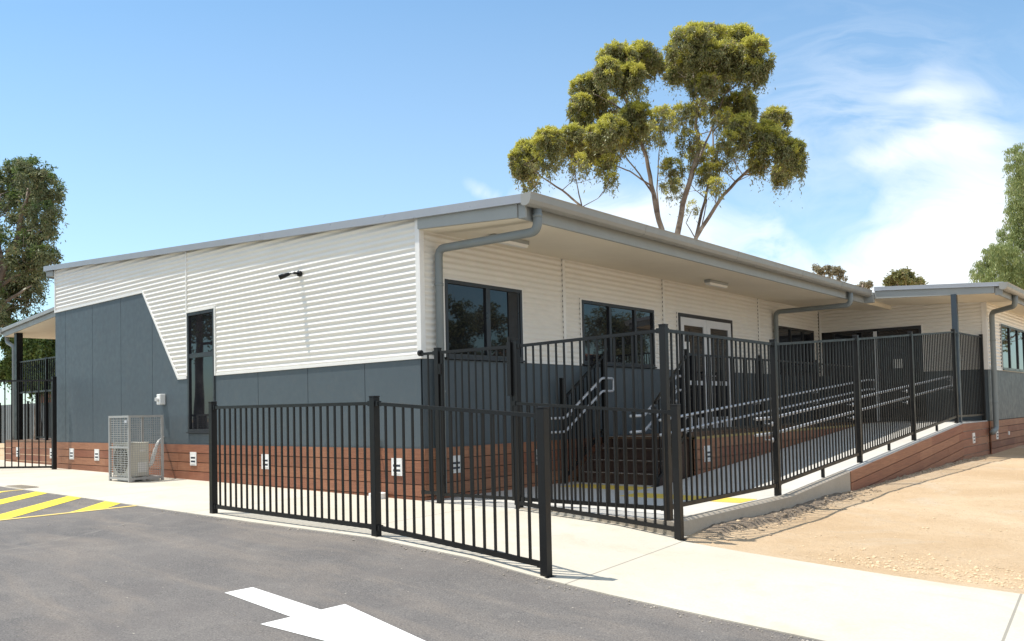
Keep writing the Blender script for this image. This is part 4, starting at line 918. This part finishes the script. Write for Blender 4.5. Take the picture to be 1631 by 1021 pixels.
lb_ = simple_lobes(LL, 30); base = world(-40, 640, 30); base[2] = .25; bb = Vector(base)
wl = lambda X, Y, o_=0: Vector(world(X, Y, 30+o_))
tree('gum_tree', 'dark dense gum tree cut off by the left edge of the picture', 'tree', tuple(base), lb_, [([bb, wl(-25, 520), wl(5, 430), wl(30, 370), wl(45, 300)], .2, .04), ([wl(-25, 520), wl(10, 480), wl(50, 455)], .1, .03), ([wl(-15, 470), wl(20, 440), wl(75, 420)], .08, .02), ([wl(5, 430), wl(-5, 360), wl(0, 310)], .09, .03)], L_DRK, 44000, .125, .34, .9, 26, .26, L_BSH, 14000, drip=.25)
# pepper tree at the right edge
LR = [(1622,255,22,28,1),(1632,290,24,30,1),(1640,340,30,40,1),(1618,320,12,18,.6),(1632,385,28,30,1),(1608,378,20,24,.9),(1600,405,26,26,1),(1582,420,24,26,1),(1612,440,30,22,1),(1566,438,18,16,.7),(1590,448,30,14,1),(1640,430,34,40,1),(1548,440,10,8,.3),(1660,300,40,60,1),(1604,352,8,8,.4),(1560,418,8,8,.35),(1580,400,16,14,.8),(1562,430,18,16,.9),(1618,345,18,22,.8),(1612,300,10,16,.6)]
D2 = 36; lb_ = simple_lobes(LR, D2); base = world(1650, 600, D2); base[2] = 0; bb = Vector(base); wl = lambda X, Y, o_=0: Vector(world(X, Y, D2+o_))
tree('pepper_tree', 'pale green weeping tree behind the right-hand wing at the right edge', 'tree', tuple(base), lb_, [([bb, wl(1648, 480), wl(1640, 380), wl(1632, 290)], .3, .06), ([wl(1648, 480), wl(1610, 430), wl(1585, 420)], .12, .03)], L_PEP, 60000, .14, .2, 2.6, 30, .26, drip=.5)
# small far crowns over the roofs
for i, (L, DD, lab, m_) in enumerate(((((1312,430,12,9,.7),(1332,434,12,9,.7),(1340,443,8,6,.5),(1300,427,6,6,.5)), 62, 'sparse pinkish tree top just above the main gutter', L_PAL),
                                     (((1374,453,7,4,.8),(1383,452,5,5,.8),(1370,457,8,4,.8)), 66, 'tiny tree top peeping over where the two roofs meet', L_PAL),
                                     (((1430,440,16,9,1),(1443,437,12,9,1),(1418,448,9,9,1),(1450,447,14,8,1),(1468,450,12,6,1),(1435,450,22,8,1)), 58, 'rounded olive-green tree top above the wing roof', L_GUM))):
    lb_ = simple_lobes(L, DD, 1.); base = world(L[0][0], 600, DD); base[2] = 0; top = Vector(world(L[0][0], L[0][1], DD)); bb = Vector(base)
    tree('distant_tree', lab, 'tree', tuple(base), lb_, [([bb, bb.lerp(top, .6), top], .25, .06)], m_, (2200, 1300, 7000)[i], .2, .4, .5, 14, .36, group='tree tops beyond the roofs')
# bushes behind the side verandah
for j, (L, DD, lab) in enumerate(((((70,520,26,20,1),(40,530,24,18,1),(88,540,24,22,1),(55,550,30,16,1),(20,548,16,14,.8),(100,515,20,20,1), (40,575,30,20,1), (78,580,28,22,1), (15,590,20,16,.8), (60,605,30,16,1)), 30.5, 'light green bushy tree seen under the side verandah roof'),)):
    lb_ = simple_lobes(L, DD, 1.); base = world(60, 640, DD); base[2] = .25; bb = Vector(base); tree('bushy_tree', lab, 'tree', tuple(base), lb_, [([bb, bb+Vector((0, 0, 1.5)), Vector(lb_[0][0])], .15, .05)], L_BSH, 60000, .15, .4, .5, 30, .3)
# trees across the yard that the windows mirror
RT = [(36, 37.5, 3.0, 9.0), (38, 45, 2.4, 6.6), (37, 60, 3.2, 10.5), (34, 67, 2.5, 7.0), (34, 84, 4.0, 8), (24, 66, 2.4, 5.0), (11, 48, 4.5, 11), (-27, -12, 5.5, 11.5), (-34, -17, 5.5, 11)]  # last two: unseen trees added to darken the gable window's reflection
LAB = ['broad dark tree across the dirt yard, mirrored in the near window', 'low bushy tree across the dirt yard, mirrored beside the broad one', 'tall tree far across the dirt yard, mirrored in the middle window', 'medium tree across the dirt yard opposite the double door', 'large far tree opposite the wing', 'small round tree opposite the wing', 'tall tree beyond the yard mirrored in the wing window', 'unseen tall tree added beyond the car park to darken the narrow gable window', 'farther unseen tall tree added beyond the car park, west of the other']
for (x, y, r_, h_), lab in zip(RT, LAB):
    lb_ = [((x+rng.uniform(-.7, .7)*r_, y+rng.uniform(-.7, .7)*r_, h_*(.45+.5*rng.random())), (r_*.55, r_*.55, r_*.42), 1.) for _ in range(12)]
    tree('yard_tree', lab, 'tree', (x, y, -.3), lb_, [([Vector((x, y, -.3)), Vector((x+.2, y, h_*.5)), Vector((x, y+.2, h_*.85))], .22, .06)], L_DRK, 16000, .22, .45, .5, 16, .34, group='trees across the yard')
hs = thing('house', 'brick house with terracotta roof far across the yard, mirrored in the windows', 'house', (40, 56, -.4))
q = MB(); q.box(37, 46, 49, 63, -.5, 3.4); q.build('wall', M_BRICK, hs); q = MB(); q.prism([(36.3, 3.3), (46.7, 3.3), (41.5, 6.6)], lambda p, tt: (p[0], tt, p[1]), 48.4, 63.6); q.build('roof', paint('terracotta', (.42, .17, .09), .8, 0, .2, 3), hs)
q = MB()
for yy in (51, 55, 59): q.box(36.94, 36.99, yy, yy+1.6, 1.0, 2.3)
q.build('window', M_GLASS, hs)
yf = thing('yard_fence', 'long cream boundary fence across the dirt yard, seen mirrored in the windows', 'fence', (18, 30, -.4))
q = MB()
for k in range(70): q.box(19.9, 19.94, 5+k*.9, 5+k*.9+.86, -.5, 1.35)
q.build('sheet', paint('fence_cream', (.5, .42, .3), .7), yf)

# ------------------------------------------------------------------ clods, stones and litter
def stones(name, pts, m, label):
    q = MB()
    for (x, y, z, r_) in pts:
        a0 = rng.uniform(0, 6.28); top = (x+rng.normal()*r_*.2, y+rng.normal()*r_*.2, z+r_*.9); n = 6
        ring = [(x+r_*(.75+.5*rng.random())*math.cos(a0+k*2*math.pi/n), y+r_*(.75+.5*rng.random())*math.sin(a0+k*2*math.pi/n), z+r_*rng.uniform(.1, .45)) for k in range(n)]
        low = [(p[0], p[1], z-r_*.4) for p in ring]; b = len(q.v)
        q.v += [top]+ring+low; q.f += [(b, b+1+k, b+1+(k+1) % n) for k in range(n)]+[(b+1+k, b+1+n+k, b+1+n+(k+1) % n, b+1+(k+1) % n) for k in range(n)]
    o = q.build(name, m); o['kind'] = 'stuff'; o['label'] = label; o['category'] = name.replace('_', ' '); return o
P = []
for _ in range(420):
    y = rng.uniform(.1, 4.7); e = 3.62+.10*vnoise(np.array(y), np.array(3.), 1.7)+.05*vnoise(np.array(y), np.array(7.), 7.); x = float(e)+rng.normal()*.04+(rng.random() < .2)*rng.exponential(.12)
    r_ = .004+rng.exponential(.006); P.append((x, y, float(dirtz(np.array(x), np.array(y))), min(r_, .03)))
for _ in range(500):
    y = rng.uniform(4.6, 12.5); x = 3.50+abs(rng.normal())*.06; P.append((x, y, float(dirtz(np.array(x), np.array(y))), .005+min(rng.exponential(.007), .03)))
stones('soil_clods', P, paint('dark_clod', (.30, .235, .165), .95, 0, .3, 14), 'ragged dry soil clods heaped along the foot of the ramp kerb')  # clod colour darkened to blend with the band along the kerb
P = []
for _ in range(4200):
    x = rng.uniform(3.5, 9); y = rng.uniform(-.2, 14)
    P.append((x, y, float(dirtz(np.array(x), np.array(y))), .002+min(rng.exponential(.0028), .02)))
for _ in range(2600):
    t_ = rng.random(); x = 4.9+2.6*t_+rng.normal()*.25; y = -.12+abs(rng.normal())*.35+.1; P.append((x, y, float(dirtz(np.array(x), np.array(y))), .003+min(rng.exponential(.0035), .015)))
stones('gravel', P, M_CLOD, 'loose gravel scattered over the sandy yard')
P = []
for _ in range(260):
    x = rng.uniform(-6, 7); y = rng.uniform(-6.5, -2.3); P.append((x, y, float(ga(x, y)), .002+min(rng.exponential(.0012), .006)))
for _ in range(500):
    x = rng.uniform(-2, 6.5); P.append((x, -2.30-abs(rng.normal())*.05, gz(x), .002+min(rng.exponential(.002), .007)))
stones('road_grit', P, paint('grey_grit', (.34, .30, .25), .9, 0, .3, 14), 'grit and tiny stones on the asphalt')
